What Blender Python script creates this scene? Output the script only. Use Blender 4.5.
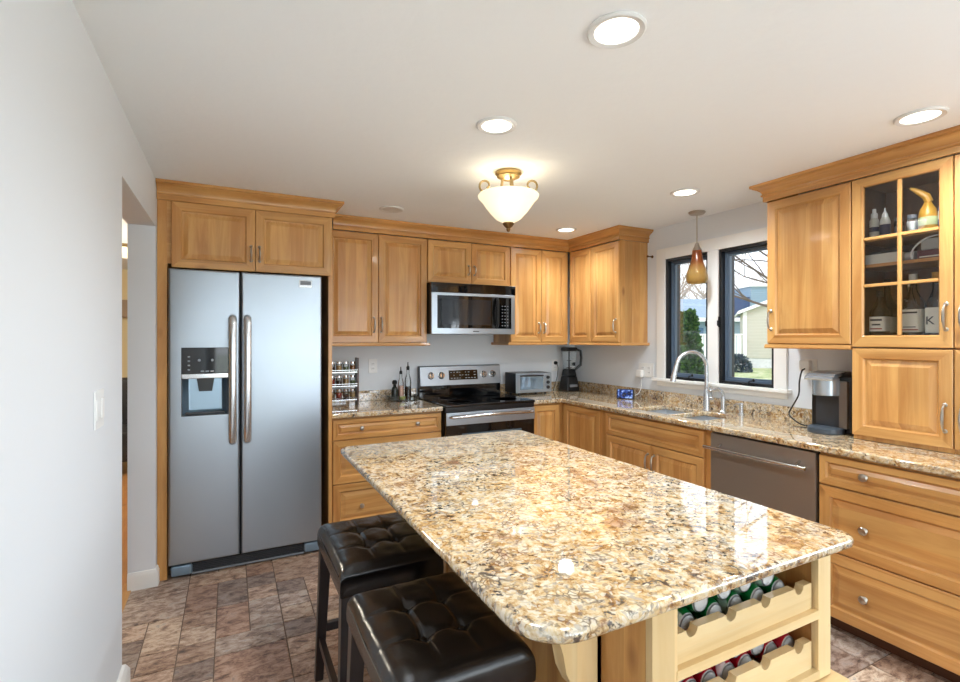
import bpy, bmesh, math, random
from math import sin, cos, pi, radians, sqrt, atan2
from mathutils import Vector, Matrix, noise as mnoise

for _o in list(bpy.data.objects):
    bpy.data.objects.remove(_o)
SC = bpy.context.scene
COL = SC.collection
RND = random.Random(7)

# ------------------------------------------------------------------ camera
F_PX, CY, YAW, EYE = 491.448, 338.812, 0.470, 1.435
cam_d = bpy.data.cameras.new('camera')
cam_d.sensor_width = 36
cam_d.lens = F_PX / 960 * 36
cam_d.shift_y = (CY - 341) / 960
cam_d.clip_start = 0.05
cam_d.clip_end = 500
cam = bpy.data.objects.new('camera', cam_d)
COL.objects.link(cam)
cam.location = (0, 0, EYE)
cam.rotation_euler = (pi / 2, 0, -YAW)
SC.camera = cam

# ------------------------------------------------------------------ sky, sun, window daylight, exposure
SC.view_settings.view_transform = 'Standard'
SC.view_settings.look = 'None'
SC.view_settings.gamma = 1
SC.view_settings.use_curve_mapping = False
SC.view_settings.exposure = 0.5
world = bpy.data.worlds.new('overcast_sky')
SC.world = world
world.use_nodes = True
wn = world.node_tree.nodes
wl = world.node_tree.links
wbg = wn['Background']
wtc = wn.new('ShaderNodeTexCoord')
wsep = wn.new('ShaderNodeSeparateXYZ')
wrmp = wn.new('ShaderNodeValToRGB')
wl.new(wtc.outputs['Generated'], wsep.inputs[0])
wl.new(wsep.outputs['Z'], wrmp.inputs[0])
wrmp.color_ramp.elements[0].position = 0.0
wrmp.color_ramp.elements[0].color = (0.90, 0.94, 1.0, 1)
wrmp.color_ramp.elements[1].position = 0.6
wrmp.color_ramp.elements[1].color = (0.72, 0.85, 1.0, 1)
wl.new(wrmp.outputs[0], wbg.inputs[0])
wbg.inputs[1].default_value = 1.75


def add_light(name, kind, loc, energy, color=(1, 1, 1), rot=(0, 0, 0), size=None, size_y=None, **kw):
    d = bpy.data.lights.new(name, kind)
    d.energy = energy
    d.color = color
    if kind == 'AREA':
        d.shape = kw.pop('shape', 'RECTANGLE')
        d.size = size
        if size_y:
            d.size_y = size_y
    for k, v in kw.items():
        setattr(d, k, v)
    o = bpy.data.objects.new(name, d)
    COL.objects.link(o)
    o.location = loc
    o.rotation_euler = rot
    return o


add_light('sun', 'SUN', (10, -5, 10), 0.8, (1, 0.96, 0.9), (radians(48), 0, radians(-70)), angle=radians(3))
# area lamps added as daylight from the unseen side window and rear glazing
add_light('daylight_rear_fill', 'AREA', (1.4, -3.38, 1.17), 46, (0.83, 0.93, 1.0), (radians(116), 0, 0), 3.3, 2.1)
add_light('daylight_side_window', 'AREA', (3.17, -1.0, 1.5), 34, (0.84, 0.93, 1.0), (0, radians(116), 0), 1.1, 1.7)

# ------------------------------------------------------------------ materials
def new_mat(name):
    m = bpy.data.materials.new(name)
    m.use_nodes = True
    nt = m.node_tree
    return m, nt, nt.nodes['Principled BSDF'], nt.nodes, nt.links


def srgb(r, g, b):
    f = lambda c: (c / 255 / 12.92) if c / 255 <= 0.04045 else ((c / 255 + 0.055) / 1.055) ** 2.4
    return (f(r), f(g), f(b), 1)


def plain(name, rgb, rough=0.5, metal=0.0, spec=None, coat=0, emit=None, estr=0, bump=None, var=0.0):
    m, nt, b, n, l = new_mat(name)
    col = srgb(*rgb)
    b.inputs['Base Color'].default_value = col
    b.inputs['Roughness'].default_value = rough
    b.inputs['Metallic'].default_value = metal
    if spec is not None:
        b.inputs['Specular IOR Level'].default_value = spec
    b.inputs['Coat Weight'].default_value = coat
    if emit:
        b.inputs['Emission Color'].default_value = srgb(*emit)
        b.inputs['Emission Strength'].default_value = estr
    tc = n.new('ShaderNodeTexCoord')
    nz = n.new('ShaderNodeTexNoise')
    l.new(tc.outputs['Object'], nz.inputs['Vector'])
    nz.inputs['Scale'].default_value = bump[0] if bump else 8
    nz.inputs['Detail'].default_value = 5
    if bump:
        bp = n.new('ShaderNodeBump')
        bp.inputs['Strength'].default_value = bump[1]
        bp.inputs['Distance'].default_value = bump[2] if len(bump) > 2 else 0.01
        l.new(nz.outputs['Fac'], bp.inputs['Height'])
        l.new(bp.outputs['Normal'], b.inputs['Normal'])
    if var:
        hsv = n.new('ShaderNodeHueSaturation')
        hsv.inputs['Color'].default_value = col
        mr = n.new('ShaderNodeMapRange')
        mr.inputs['To Min'].default_value = 1 - var
        mr.inputs['To Max'].default_value = 1 + var
        mr.inputs['From Min'].default_value = 0.3
        mr.inputs['From Max'].default_value = 0.7
        l.new(nz.outputs['Fac'], mr.inputs['Value'])
        l.new(mr.outputs[0], hsv.inputs['Value'])
        l.new(hsv.outputs[0], b.inputs['Base Color'])
    return m


def ramp(n, stops, interp='LINEAR'):
    r = n.new('ShaderNodeValToRGB')
    r.color_ramp.interpolation = interp
    e = r.color_ramp.elements
    e[0].position, e[0].color = stops[0]
    e[1].position, e[1].color = stops[-1]
    for p, c in stops[1:-1]:
        x = e.new(p)
        x.color = c
    return r


def mixc(n, l, fac, a, b, mode='MIX'):
    m = n.new('ShaderNodeMix')
    m.data_type = 'RGBA'
    m.blend_type = mode
    for sock, v in ((0, fac), (6, a), (7, b)):
        if isinstance(v, (int, float, tuple)):
            m.inputs[sock].default_value = v
        else:
            l.new(v, m.inputs[sock])
    return m.outputs[2]


def mth(n, l, op, a, b=None, c=None):
    m = n.new('ShaderNodeMath')
    m.operation = op
    for i, v in enumerate((a, b, c)):
        if v is None:
            continue
        if isinstance(v, (int, float)):
            m.inputs[i].default_value = v
        else:
            l.new(v, m.inputs[i])
    return m.outputs[0]


def wood(name, axis, light=(214, 163, 98), dark=(172, 112, 54), stave=0.082, rough=0.30):
    """honey maple boards, grain along one axis, glued staves and a few knots"""
    m, nt, b, n, l = new_mat(name)
    tc = n.new('ShaderNodeTexCoord')
    oi = n.new('ShaderNodeObjectInfo')
    add = n.new('ShaderNodeVectorMath')
    add.operation = 'ADD'
    l.new(tc.outputs['Object'], add.inputs[0])
    sc = mth(n, l, 'MULTIPLY', oi.outputs['Random'], 37.0)
    l.new(sc, add.inputs[1])
    sep = n.new('ShaderNodeSeparateXYZ')
    l.new(add.outputs[0], sep.inputs[0])
    if axis == 'z':
        across = mth(n, l, 'ADD', sep.outputs[0], sep.outputs[1])
    else:
        across = sep.outputs[2]
    cell = mth(n, l, 'FLOOR', mth(n, l, 'DIVIDE', across, stave))
    wnz = n.new('ShaderNodeTexWhiteNoise')
    wnz.noise_dimensions = '1D'
    l.new(cell, wnz.inputs['W'])
    # shift the grain per stave
    mp = n.new('ShaderNodeMapping')
    s = {'x': (0.9, 12, 12), 'y': (12, 0.9, 12), 'z': (12, 12, 0.9)}[axis]
    mp.inputs['Scale'].default_value = s
    off = n.new('ShaderNodeVectorMath')
    off.operation = 'ADD'
    l.new(add.outputs[0], off.inputs[0])
    l.new(mth(n, l, 'MULTIPLY', wnz.outputs['Value'], 5.0), off.inputs[1])
    l.new(off.outputs[0], mp.inputs['Vector'])
    nz = n.new('ShaderNodeTexNoise')
    nz.inputs['Scale'].default_value = 1.0
    nz.inputs['Detail'].default_value = 7
    nz.inputs['Roughness'].default_value = 0.62
    nz.inputs['Distortion'].default_value = 0.9
    l.new(mp.outputs[0], nz.inputs['Vector'])
    r = ramp(n, [(0.22, srgb(*dark)), (0.45, srgb(*[(a + c) / 2 + 4 for a, c in zip(light, dark)])), (0.62, srgb(*light))])
    l.new(nz.outputs['Fac'], r.inputs[0])
    # broad figure
    nz2 = n.new('ShaderNodeTexNoise')
    nz2.inputs['Scale'].default_value = 3.2
    nz2.inputs['Detail'].default_value = 2
    l.new(add.outputs[0], nz2.inputs['Vector'])
    val = n.new('ShaderNodeHueSaturation')
    l.new(r.outputs[0], val.inputs['Color'])
    v1 = n.new('ShaderNodeMapRange')
    v1.inputs['To Min'].default_value = 0.88
    v1.inputs['To Max'].default_value = 1.07
    l.new(wnz.outputs['Value'], v1.inputs['Value'])
    v2 = n.new('ShaderNodeMapRange')
    v2.inputs['From Min'].default_value = 0.3
    v2.inputs['From Max'].default_value = 0.7
    v2.inputs['To Min'].default_value = 0.90
    v2.inputs['To Max'].default_value = 1.08
    l.new(nz2.outputs['Fac'], v2.inputs['Value'])
    l.new(mth(n, l, 'MULTIPLY', v1.outputs[0], v2.outputs[0]), val.inputs['Value'])
    # knots
    mk = n.new('ShaderNodeMapping')
    mk.inputs['Scale'].default_value = {'x': (2.2, 5, 5), 'y': (5, 2.2, 5), 'z': (5, 5, 2.2)}[axis]
    l.new(add.outputs[0], mk.inputs['Vector'])
    vo = n.new('ShaderNodeTexVoronoi')
    vo.inputs['Scale'].default_value = 1.0
    l.new(mk.outputs[0], vo.inputs['Vector'])
    kf = n.new('ShaderNodeMapRange')
    kf.inputs['From Min'].default_value = 0.03
    kf.inputs['From Max'].default_value = 0.11
    kf.inputs['To Min'].default_value = 0.6
    kf.inputs['To Max'].default_value = 0.0
    l.new(vo.outputs['Distance'], kf.inputs['Value'])
    c = mixc(n, l, kf.outputs[0], val.outputs[0], srgb(128, 76, 36))
    l.new(c, b.inputs['Base Color'])
    b.inputs['Roughness'].default_value = rough
    b.inputs['Specular IOR Level'].default_value = 0.4
    b.inputs['Coat Weight'].default_value = 0.35
    b.inputs['Coat Roughness'].default_value = 0.08
    bp = n.new('ShaderNodeBump')
    bp.inputs['Strength'].default_value = 0.06
    bp.inputs['Distance'].default_value = 0.004
    l.new(nz.outputs['Fac'], bp.inputs['Height'])
    l.new(bp.outputs['Normal'], b.inputs['Normal'])
    return m


WZ, WX, WY = wood('maple_upright', 'z'), wood('maple_along_x', 'x'), wood('maple_along_y', 'y')
LIT_MAPLE = dict(light=(244, 216, 164), dark=(226, 188, 128), rough=0.4)  # brighter copy of the maple, light on the island's near faces put into colour
PZ, PX, PY = wood('lit_maple_upright', 'z', **LIT_MAPLE), wood('lit_maple_along_x', 'x', **LIT_MAPLE), wood('lit_maple_along_y', 'y', **LIT_MAPLE)
WDARK = wood('espresso_stained_wood', 'z', light=(40, 28, 26), dark=(20, 14, 14), rough=0.35)


def granite(name, warm=1.0, scale=1.0):
    m, nt, b, n, l = new_mat(name)
    tc = n.new('ShaderNodeTexCoord')
    mp = n.new('ShaderNodeMapping')
    mp.inputs['Scale'].default_value = (scale * 0.85, scale * 0.85, scale * 0.85)
    l.new(tc.outputs['Object'], mp.inputs['Vector'])
    V = mp.outputs[0]
    # warp
    wz = n.new('ShaderNodeTexNoise')
    wz.inputs['Scale'].default_value = 14
    wz.inputs['Detail'].default_value = 3
    l.new(V, wz.inputs['Vector'])
    wsub = n.new('ShaderNodeVectorMath')
    wsub.operation = 'MULTIPLY_ADD'
    l.new(wz.outputs['Color'], wsub.inputs[0])
    wsub.inputs[1].default_value = (0.05, 0.05, 0.05)
    l.new(V, wsub.inputs[2])
    W = wsub.outputs[0]

    def noise_tex(s, d=6, r=0.6, vec=W):
        z = n.new('ShaderNodeTexNoise')
        z.inputs['Scale'].default_value = s
        z.inputs['Detail'].default_value = d
        z.inputs['Roughness'].default_value = r
        l.new(vec, z.inputs['Vector'])
        return z.outputs['Fac']
    base = ramp(n, [(0.30, srgb(72, 48, 32)), (0.39, srgb(144, 104, 62)), (0.46, srgb(194, 162, 116)),
                    (0.53, srgb(214, 195, 162)), (0.61, srgb(218, 209, 194)), (0.72, srgb(150, 142, 138))])
    l.new(noise_tex(34, 8, 0.72), base.inputs[0])
    # large soft gold / grey drifts
    big = ramp(n, [(0.34, (1.04, 0.94, 0.74, 1)), (0.50, (1.0, 0.97, 0.90, 1)), (0.66, (0.95, 0.95, 0.97, 1))])
    l.new(noise_tex(3.2, 3), big.inputs[0])
    c = mixc(n, l, 0.85 * warm if warm < 1 else 0.85, base.outputs[0], big.outputs[0], 'MULTIPLY')
    # grains
    vo = n.new('ShaderNodeTexVoronoi')
    vo.inputs['Scale'].default_value = 120
    l.new(W, vo.inputs['Vector'])
    sepc = n.new('ShaderNodeSeparateColor')
    l.new(vo.outputs['Color'], sepc.inputs[0])
    pale = mth(n, l, 'GREATER_THAN', sepc.outputs[0], 0.80)
    c = mixc(n, l, mth(n, l, 'MULTIPLY', pale, 0.55), c, srgb(232, 222, 202))
    grey = mth(n, l, 'GREATER_THAN', sepc.outputs[1], 0.86)
    c = mixc(n, l, mth(n, l, 'MULTIPLY', grey, 0.5), c, srgb(128, 118, 112))
    # crackle between the grains, broken up
    ve = n.new('ShaderNodeTexVoronoi')
    ve.feature = 'DISTANCE_TO_EDGE'
    ve.inputs['Scale'].default_value = 66
    l.new(W, ve.inputs['Vector'])
    edge = n.new('ShaderNodeMapRange')
    edge.inputs['From Min'].default_value = 0.02
    edge.inputs['From Max'].default_value = 0.14
    edge.inputs['To Min'].default_value = 1
    edge.inputs['To Max'].default_value = 0
    l.new(ve.outputs['Distance'], edge.inputs['Value'])
    brk = n.new('ShaderNodeMapRange')
    brk.inputs['From Min'].default_value = 0.48
    brk.inputs['From Max'].default_value = 0.62
    l.new(noise_tex(17, 4, 0.6), brk.inputs['Value'])
    c = mixc(n, l, mth(n, l, 'MULTIPLY', mth(n, l, 'MULTIPLY', edge.outputs[0], brk.outputs[0]), 0.8), c, srgb(78, 58, 44))
    # dark mineral specks
    sp = n.new('ShaderNodeMapRange')
    sp.inputs['From Min'].default_value = 0.56
    sp.inputs['From Max'].default_value = 0.62
    l.new(noise_tex(60, 4, 0.6), sp.inputs['Value'])
    cl = n.new('ShaderNodeMapRange')
    cl.inputs['From Min'].default_value = 0.40
    cl.inputs['From Max'].default_value = 0.52
    l.new(noise_tex(6, 3), cl.inputs['Value'])
    c = mixc(n, l, mth(n, l, 'MULTIPLY', mth(n, l, 'MULTIPLY', sp.outputs[0], cl.outputs[0]), 0.92), c, srgb(54, 42, 38))
    # rusty blotches
    rs = n.new('ShaderNodeMapRange')
    rs.inputs['From Min'].default_value = 0.60
    rs.inputs['From Max'].default_value = 0.70
    l.new(noise_tex(8.5, 5, 0.6), rs.inputs['Value'])
    c = mixc(n, l, mth(n, l, 'MULTIPLY', rs.outputs[0], 0.7), c, srgb(136, 78, 30))
    l.new(c, b.inputs['Base Color'])
    b.inputs['Roughness'].default_value = 0.03
    b.inputs['IOR'].default_value = 1.85
    b.inputs['Coat Weight'].default_value = 0.6
    b.inputs['Coat IOR'].default_value = 1.6
    b.inputs['Coat Roughness'].default_value = 0.015
    b.inputs['Specular IOR Level'].default_value = 0.5
    return m


GRANITE = granite('gold_granite')


def steel(name, rgb=(176, 180, 186), rough=0.27, axis='z', bump=0.004, metal=1.0):
    m, nt, b, n, l = new_mat(name)
    b.inputs['Base Color'].default_value = srgb(*rgb)
    b.inputs['Metallic'].default_value = metal
    tc = n.new('ShaderNodeTexCoord')
    mp = n.new('ShaderNodeMapping')
    mp.inputs['Scale'].default_value = {'x': (2, 260, 260), 'y': (260, 2, 260), 'z': (260, 260, 2)}[axis]
    l.new(tc.outputs['Object'], mp.inputs['Vector'])
    nz = n.new('ShaderNodeTexNoise')
    nz.inputs['Scale'].default_value = 1
    nz.inputs['Detail'].default_value = 2
    l.new(mp.outputs[0], nz.inputs['Vector'])
    mr = n.new('ShaderNodeMapRange')
    mr.inputs['To Min'].default_value = rough - 0.06
    mr.inputs['To Max'].default_value = rough + 0.08
    l.new(nz.outputs['Fac'], mr.inputs['Value'])
    l.new(mr.outputs[0], b.inputs['Roughness'])
    bp = n.new('ShaderNodeBump')
    bp.inputs['Strength'].default_value = bump
    bp.inputs['Distance'].default_value = 0.001
    l.new(nz.outputs['Fac'], bp.inputs['Height'])
    l.new(bp.outputs['Normal'], b.inputs['Normal'])
    return m


STEEL = steel('brushed_steel', axis='x', rgb=(172, 181, 190), rough=0.33, metal=0.86)
STEELY = steel('brushed_steel_side', axis='y', rgb=(150, 146, 142))
CHROME = plain('polished_nickel', (205, 205, 205), 0.13, 1)
NICKEL = plain('satin_nickel', (186, 180, 170), 0.28, 1)
BLACKGL = plain('black_glass', (8, 9, 11), 0.04, 0, 0.6)
BLACK = plain('black_plastic', (18, 18, 20), 0.32)
BLACKM = plain('matte_black', (12, 12, 13), 0.6)
DARKGREY = plain('dark_grey_plastic', (52, 54, 58), 0.35)
GREY = plain('grey_plastic', (120, 124, 130), 0.4)
WHITE = plain('white_plastic', (240, 240, 238), 0.35)
WALLP = plain('wall_paint', (228, 232, 236), 0.75, bump=(60, 0.06, 0.004))
CEILP = plain('ceiling_paint', (245, 248, 250), 0.9, bump=(14, 0.25, 0.01))
TRIMP = plain('trim_paint', (242, 240, 235), 0.4)
WINBLK = plain('black_window_frame', (22, 24, 28), 0.4)
WINGRY = plain('charcoal_window_sash', (92, 108, 126), 0.4)
LEATHER = plain('black_leather', (22, 18, 17), 0.22, 0, 0.6, bump=(220, 0.12, 0.002))
BRASS = plain('antique_brass', (168, 146, 106), 0.4, 1, var=0.2)
BRONZE = plain('dark_bronze', (120, 92, 58), 0.4, 1)
LENS = plain('lit_lamp_lens', (255, 252, 244), 0.5, emit=(255, 248, 235), estr=2.2)
LENSOFF = plain('unlit_lamp_lens', (214, 214, 212), 0.4)
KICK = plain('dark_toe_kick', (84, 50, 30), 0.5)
DARKIN = plain('black_cavity', (10, 9, 9), 0.6)
MIRRORGL = plain('oven_window_glass', (140, 165, 190), 0.05, 0.7)


def glass(name, tint=(1, 1, 1), gl=0.9, rough=0.02):
    m, nt, b, n, l = new_mat(name)
    out = n['Material Output']
    tr = n.new('ShaderNodeBsdfTransparent')
    tr.inputs[0].default_value = (*tint, 1)
    gs = n.new('ShaderNodeBsdfGlossy')
    gs.inputs['Roughness'].default_value = rough
    gs.inputs[0].default_value = (gl, gl, gl, 1)
    fr = n.new('ShaderNodeFresnel')
    fr.inputs[0].default_value = 1.45
    mx = n.new('ShaderNodeMixShader')
    l.new(fr.outputs[0], mx.inputs[0])
    l.new(tr.outputs[0], mx.inputs[1])
    l.new(gs.outputs[0], mx.inputs[2])
    l.new(mx.outputs[0], out.inputs[0])
    n.remove(b)
    return m


GLASS = glass('window_glass')
CLEAR = glass('clear_bottle_glass', (0.95, 0.97, 0.975))
BROWNGL = glass('brown_bottle_glass', (0.20, 0.09, 0.04))


def tile_mat():
    m, nt, b, n, l = new_mat('slate_look_tile')
    at = n.new('ShaderNodeVertexColor')
    at.layer_name = 'tone'
    tc = n.new('ShaderNodeTexCoord')
    off = n.new('ShaderNodeVectorMath')
    off.operation = 'MULTIPLY_ADD'
    l.new(at.outputs['Color'], off.inputs[0])
    off.inputs[1].default_value = (9, 9, 9)
    l.new(tc.outputs['Object'], off.inputs[2])
    st = n.new('ShaderNodeMapping')
    st.inputs['Scale'].default_value = (1.0, 1.8, 1)
    l.new(off.outputs[0], st.inputs['Vector'])
    nz = n.new('ShaderNodeTexNoise')
    nz.inputs['Scale'].default_value = 15
    nz.inputs['Detail'].default_value = 10
    nz.inputs['Roughness'].default_value = 0.74
    nz.inputs['Distortion'].default_value = 0.4
    l.new(st.outputs[0], nz.inputs['Vector'])
    r = ramp(n, [(0.35, srgb(88, 70, 62)), (0.43, srgb(152, 124, 106)), (0.51, srgb(194, 168, 148)), (0.59, srgb(220, 202, 184)), (0.66, srgb(168, 158, 152))])
    l.new(nz.outputs['Fac'], r.inputs[0])
    c = mixc(n, l, 1.0, r.outputs[0], at.outputs['Color'], 'MULTIPLY')
    l.new(c, b.inputs['Base Color'])
    b.inputs['Roughness'].default_value = 0.38
    bp = n.new('ShaderNodeBump')
    bp.inputs['Strength'].default_value = 0.3
    bp.inputs['Distance'].default_value = 0.006
    l.new(nz.outputs['Fac'], bp.inputs['Height'])
    l.new(bp.outputs['Normal'], b.inputs['Normal'])
    return m


TILE = tile_mat()
GROUT = plain('grout', (112, 94, 80), 0.8, var=0.15)


def siding(name, rgb, pitch=0.16):
    m, nt, b, n, l = new_mat(name)
    tc = n.new('ShaderNodeTexCoord')
    sep = n.new('ShaderNodeSeparateXYZ')
    l.new(tc.outputs['Object'], sep.inputs[0])
    fr = mth(n, l, 'FRACT', mth(n, l, 'DIVIDE', sep.outputs[2], pitch))
    bp = n.new('ShaderNodeBump')
    bp.inputs['Strength'].default_value = 1.0
    bp.inputs['Distance'].default_value = 0.05
    l.new(fr, bp.inputs['Height'])
    l.new(bp.outputs['Normal'], b.inputs['Normal'])
    b.inputs['Base Color'].default_value = srgb(*rgb)
    b.inputs['Roughness'].default_value = 0.6
    return m


# ------------------------------------------------------------------ mesh helpers
class MB:
    """collects shapes in world coordinates and links them as one mesh object"""
    def __init__(s):
        s.v, s.f, s.m = [], [], []

    def add(s, verts, faces, m=0):
        o = len(s.v)
        s.v += [tuple(p) for p in verts]
        for k, fc in enumerate(faces):
            s.f.append([i + o for i in fc])
            s.m.append(m[k] if isinstance(m, list) else m)
        return s

    def box(s, x0, x1, y0, y1, z0, z1, m=0, bev=0.0, seg=2):
        vs = [(x, y, z) for z in (z0, z1) for y in (y0, y1) for x in (x0, x1)]
        fs = [(0, 2, 3, 1), (4, 5, 7, 6), (0, 1, 5, 4), (2, 6, 7, 3), (0, 4, 6, 2), (1, 3, 7, 5)]
        if bev <= 0:
            return s.add(vs, fs, m)
        bm = bmesh.new()
        bv = [bm.verts.new(p) for p in vs]
        for f in fs:
            bm.faces.new([bv[i] for i in f])
        bmesh.ops.bevel(bm, geom=bm.edges[:], offset=bev, segments=seg, profile=0.5, affect='EDGES')
        bm.verts.index_update()
        s.add([p.co[:] for p in bm.verts], [[q.index for q in f.verts] for f in bm.faces], m)
        bm.free()
        return s

    def tbox(s, T, u0, u1, w0, w1, z0, z1, m=0, bev=0.0):
        a, b = T(u0, w0, z0), T(u1, w1, z1)
        return s.box(min(a[0], b[0]), max(a[0], b[0]), min(a[1], b[1]), max(a[1], b[1]), min(a[2], b[2]), max(a[2], b[2]), m, bev)

    def lathe(s, o, axis, prof, seg=24, m=0):
        ax = Vector(axis).normalized()
        t = Vector((0, 0, 1)) if abs(ax.z) < 0.9 else Vector((1, 0, 0))
        e1 = ax.cross(t).normalized()
        e2 = ax.cross(e1)
        o = Vector(o)
        vs, fs, ms = [], [], []
        for r, h in prof:
            for k in range(seg):
                a = 2 * pi * k / seg
                vs.append(o + ax * h + (e1 * cos(a) + e2 * sin(a)) * max(r, 1e-5))
        for i in range(len(prof) - 1):
            for k in range(seg):
                k2 = (k + 1) % seg
                fs.append((i * seg + k, i * seg + k2, (i + 1) * seg + k2, (i + 1) * seg + k))
                ms.append(m[i] if isinstance(m, list) else m)
        if prof[0][0] > 1e-4:
            fs.append(tuple(range(seg)))
            ms.append(m[0] if isinstance(m, list) else m)
        if prof[-1][0] > 1e-4:
            fs.append(tuple((len(prof) - 1) * seg + k for k in range(seg)))
            ms.append(m[-1] if isinstance(m, list) else m)
        return s.add(vs, fs, ms)

    def tube(s, pts, r, seg=8, m=0, flat=1.0, up=None):
        pts = [Vector(p) for p in pts]
        rs = r if isinstance(r, (list, tuple)) else [r] * len(pts)
        vs, fs = [], []
        n0 = None
        for i, p in enumerate(pts):
            d = (pts[min(i + 1, len(pts) - 1)] - pts[max(i - 1, 0)]).normalized()
            if n0 is None:
                t = Vector(up) if up else (Vector((0, 0, 1)) if abs(d.z) < 0.9 else Vector((1, 0, 0)))
                n0 = (t - d * t.dot(d)).normalized()
            else:
                n0 = (n0 - d * n0.dot(d)).normalized()
            b0 = d.cross(n0)
            for k in range(seg):
                a = 2 * pi * k / seg
                vs.append(p + n0 * cos(a) * rs[i] + b0 * sin(a) * rs[i] * flat)
        for i in range(len(pts) - 1):
            for k in range(seg):
                k2 = (k + 1) % seg
                fs.append((i * seg + k, i * seg + k2, (i + 1) * seg + k2, (i + 1) * seg + k))
        fs.append(tuple(range(seg)))
        fs.append(tuple((len(pts) - 1) * seg + k for k in range(seg)))
        return s.add(vs, fs, m)

    def rings(s, T, rects, m=0, capm=None, first=True, last=True):
        """nested rectangles (u0,u1,z0,z1,w); m: (sides, top/bottom) slot per band"""
        vs, fs, ms = [], [], []
        for (u0, u1, z0, z1, w) in rects:
            vs += [T(u0, w, z0), T(u1, w, z0), T(u1, w, z1), T(u0, w, z1)]
        for i in range(len(rects) - 1):
            mm = m[i] if isinstance(m, list) else m
            mm = mm if isinstance(mm, tuple) else (mm, mm)
            for k in range(4):
                k2 = (k + 1) % 4
                fs.append((i * 4 + k, i * 4 + k2, i * 4 + 4 + k2, i * 4 + 4 + k))
                ms.append(mm[1] if k in (0, 2) else mm[0])
        if first:
            fs.append((0, 1, 2, 3))
            ms.append(ms[0])
        if last:
            o = 4 * (len(rects) - 1)
            fs.append((o, o + 1, o + 2, o + 3))
            ms.append(capm if capm is not None else ms[-1])
        return s.add(vs, fs, ms)

    def prism(s, poly, fn, h0, h1, m=0):
        """poly of 2d points, fn(a,b,h)->xyz"""
        k = len(poly)
        vs = [fn(a, b, h0) for a, b in poly] + [fn(a, b, h1) for a, b in poly]
        fs = [tuple(range(k)), tuple(range(k, 2 * k))] + [(i, (i + 1) % k, k + (i + 1) % k, k + i) for i in range(k)]
        return s.add(vs, fs, m)

    def sweep(s, path, prof, m=0, side=1):
        """profile (out,z) swept along a horizontal path of (x,y), mitred"""
        n = len(path)
        P = [Vector((p[0], p[1])) for p in path]
        vs, fs, ms = [], [], []
        segn = []
        for i in range(n - 1):
            d = (P[i + 1] - P[i]).normalized()
            segn.append(Vector((d.y, -d.x)) * side)
        for i in range(n):
            if i == 0:
                off = segn[0]
            elif i == n - 1:
                off = segn[-1]
            else:
                a, b = segn[i - 1], segn[i]
                off = (a + b) / (1 + a.dot(b))
            for (o, z) in prof:
                vs.append((P[i].x + off.x * o, P[i].y + off.y * o, z))
        k = len(prof)
        for i in range(n - 1):
            d = P[i + 1] - P[i]
            mm = m if not isinstance(m, tuple) else (m[0] if abs(d.x) > abs(d.y) else m[1])
            for j in range(k):
                j2 = (j + 1) % k
                fs.append((i * k + j, i * k + j2, (i + 1) * k + j2, (i + 1) * k + j))
                ms.append(mm)
        mm = m if not isinstance(m, tuple) else m[0]
        fs += [tuple(range(k)), tuple((n - 1) * k + j for j in range(k))]
        ms += [mm, mm]
        return s.add(vs, fs, ms)

    def build(s, name, mats, parent=None, loc=(0, 0, 0), bev=0, bev_ang=60, smooth=35):
        root = parent
        while root is not None and root.parent is not None:
            root = root.parent
        org = ORG[root.name] if root is not None else Vector(loc)
        me = bpy.data.meshes.new(name)
        me.from_pydata([Vector(p) - org for p in s.v], [], s.f)
        mats = mats if isinstance(mats, (list, tuple)) else [mats]
        for mt in mats:
            me.materials.append(mt)
        me.polygons.foreach_set('material_index', s.m)
        bm = bmesh.new()
        bm.from_mesh(me)
        if bev:
            bmesh.ops.remove_doubles(bm, verts=bm.verts, dist=1e-5)
        bmesh.ops.recalc_face_normals(bm, faces=bm.faces)
        if bev:
            bm.edges.ensure_lookup_table()
            es = [e for e in bm.edges if len(e.link_faces) == 2 and e.calc_face_angle(0) > radians(bev_ang)]
            bmesh.ops.bevel(bm, geom=es, offset=bev, segments=3, profile=0.5, affect='EDGES')
        bm.to_mesh(me)
        bm.free()
        me.polygons.foreach_set('use_smooth', [True] * len(me.polygons))
        me.set_sharp_from_angle(angle=radians(smooth))
        me.update()
        o = bpy.data.objects.new(name, me)
        COL.objects.link(o)
        if len(me.polygons) < 9000 and smooth > 15:
            wm = o.modifiers.new('weighted_normals', 'WEIGHTED_NORMAL')
            wm.keep_sharp = True
        if parent is not None:
            o.parent = parent
        else:
            o.location = org
            ORG[o.name] = org.copy()
        return o


ORG = {}


def flow(pts, n=6):
    """Catmull-Rom points through pts"""
    P = [Vector(q) for q in pts]
    P = [P[0] * 2 - P[1]] + P + [P[-1] * 2 - P[-2]]
    out = []
    for i in range(1, len(P) - 2):
        for k in range(n):
            t = k / n
            a, b, c, d = P[i - 1], P[i], P[i + 1], P[i + 2]
            out.append(0.5 * ((2 * b) + (c - a) * t + (2 * a - 5 * b + 4 * c - d) * t * t + (3 * b - a - 3 * c + d) * t ** 3))
    return out + [P[-2]]



def tag(o, label, cat, group=None):
    o['label'] = label
    o['category'] = cat
    if group:
        o['group'] = group
    return o


def thing(name, label, cat, loc, group=None):
    o = bpy.data.objects.new(name, None)
    o.empty_display_size = 0.05
    COL.objects.link(o)
    o.location = loc
    ORG[o.name] = Vector(loc)
    return tag(o, label, cat, group)


def structure(o):
    o['kind'] = 'structure'
    return o


def copy_tree(o, parent=None, label=None):
    c = o.copy()
    COL.objects.link(c)
    if parent is not None:
        c.parent = parent
    if label:
        c['label'] = label
    for ch in o.children:
        copy_tree(ch, c)
    return c


def TB(Y):
    return lambda u, w, z: (u, Y - w, z)


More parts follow.
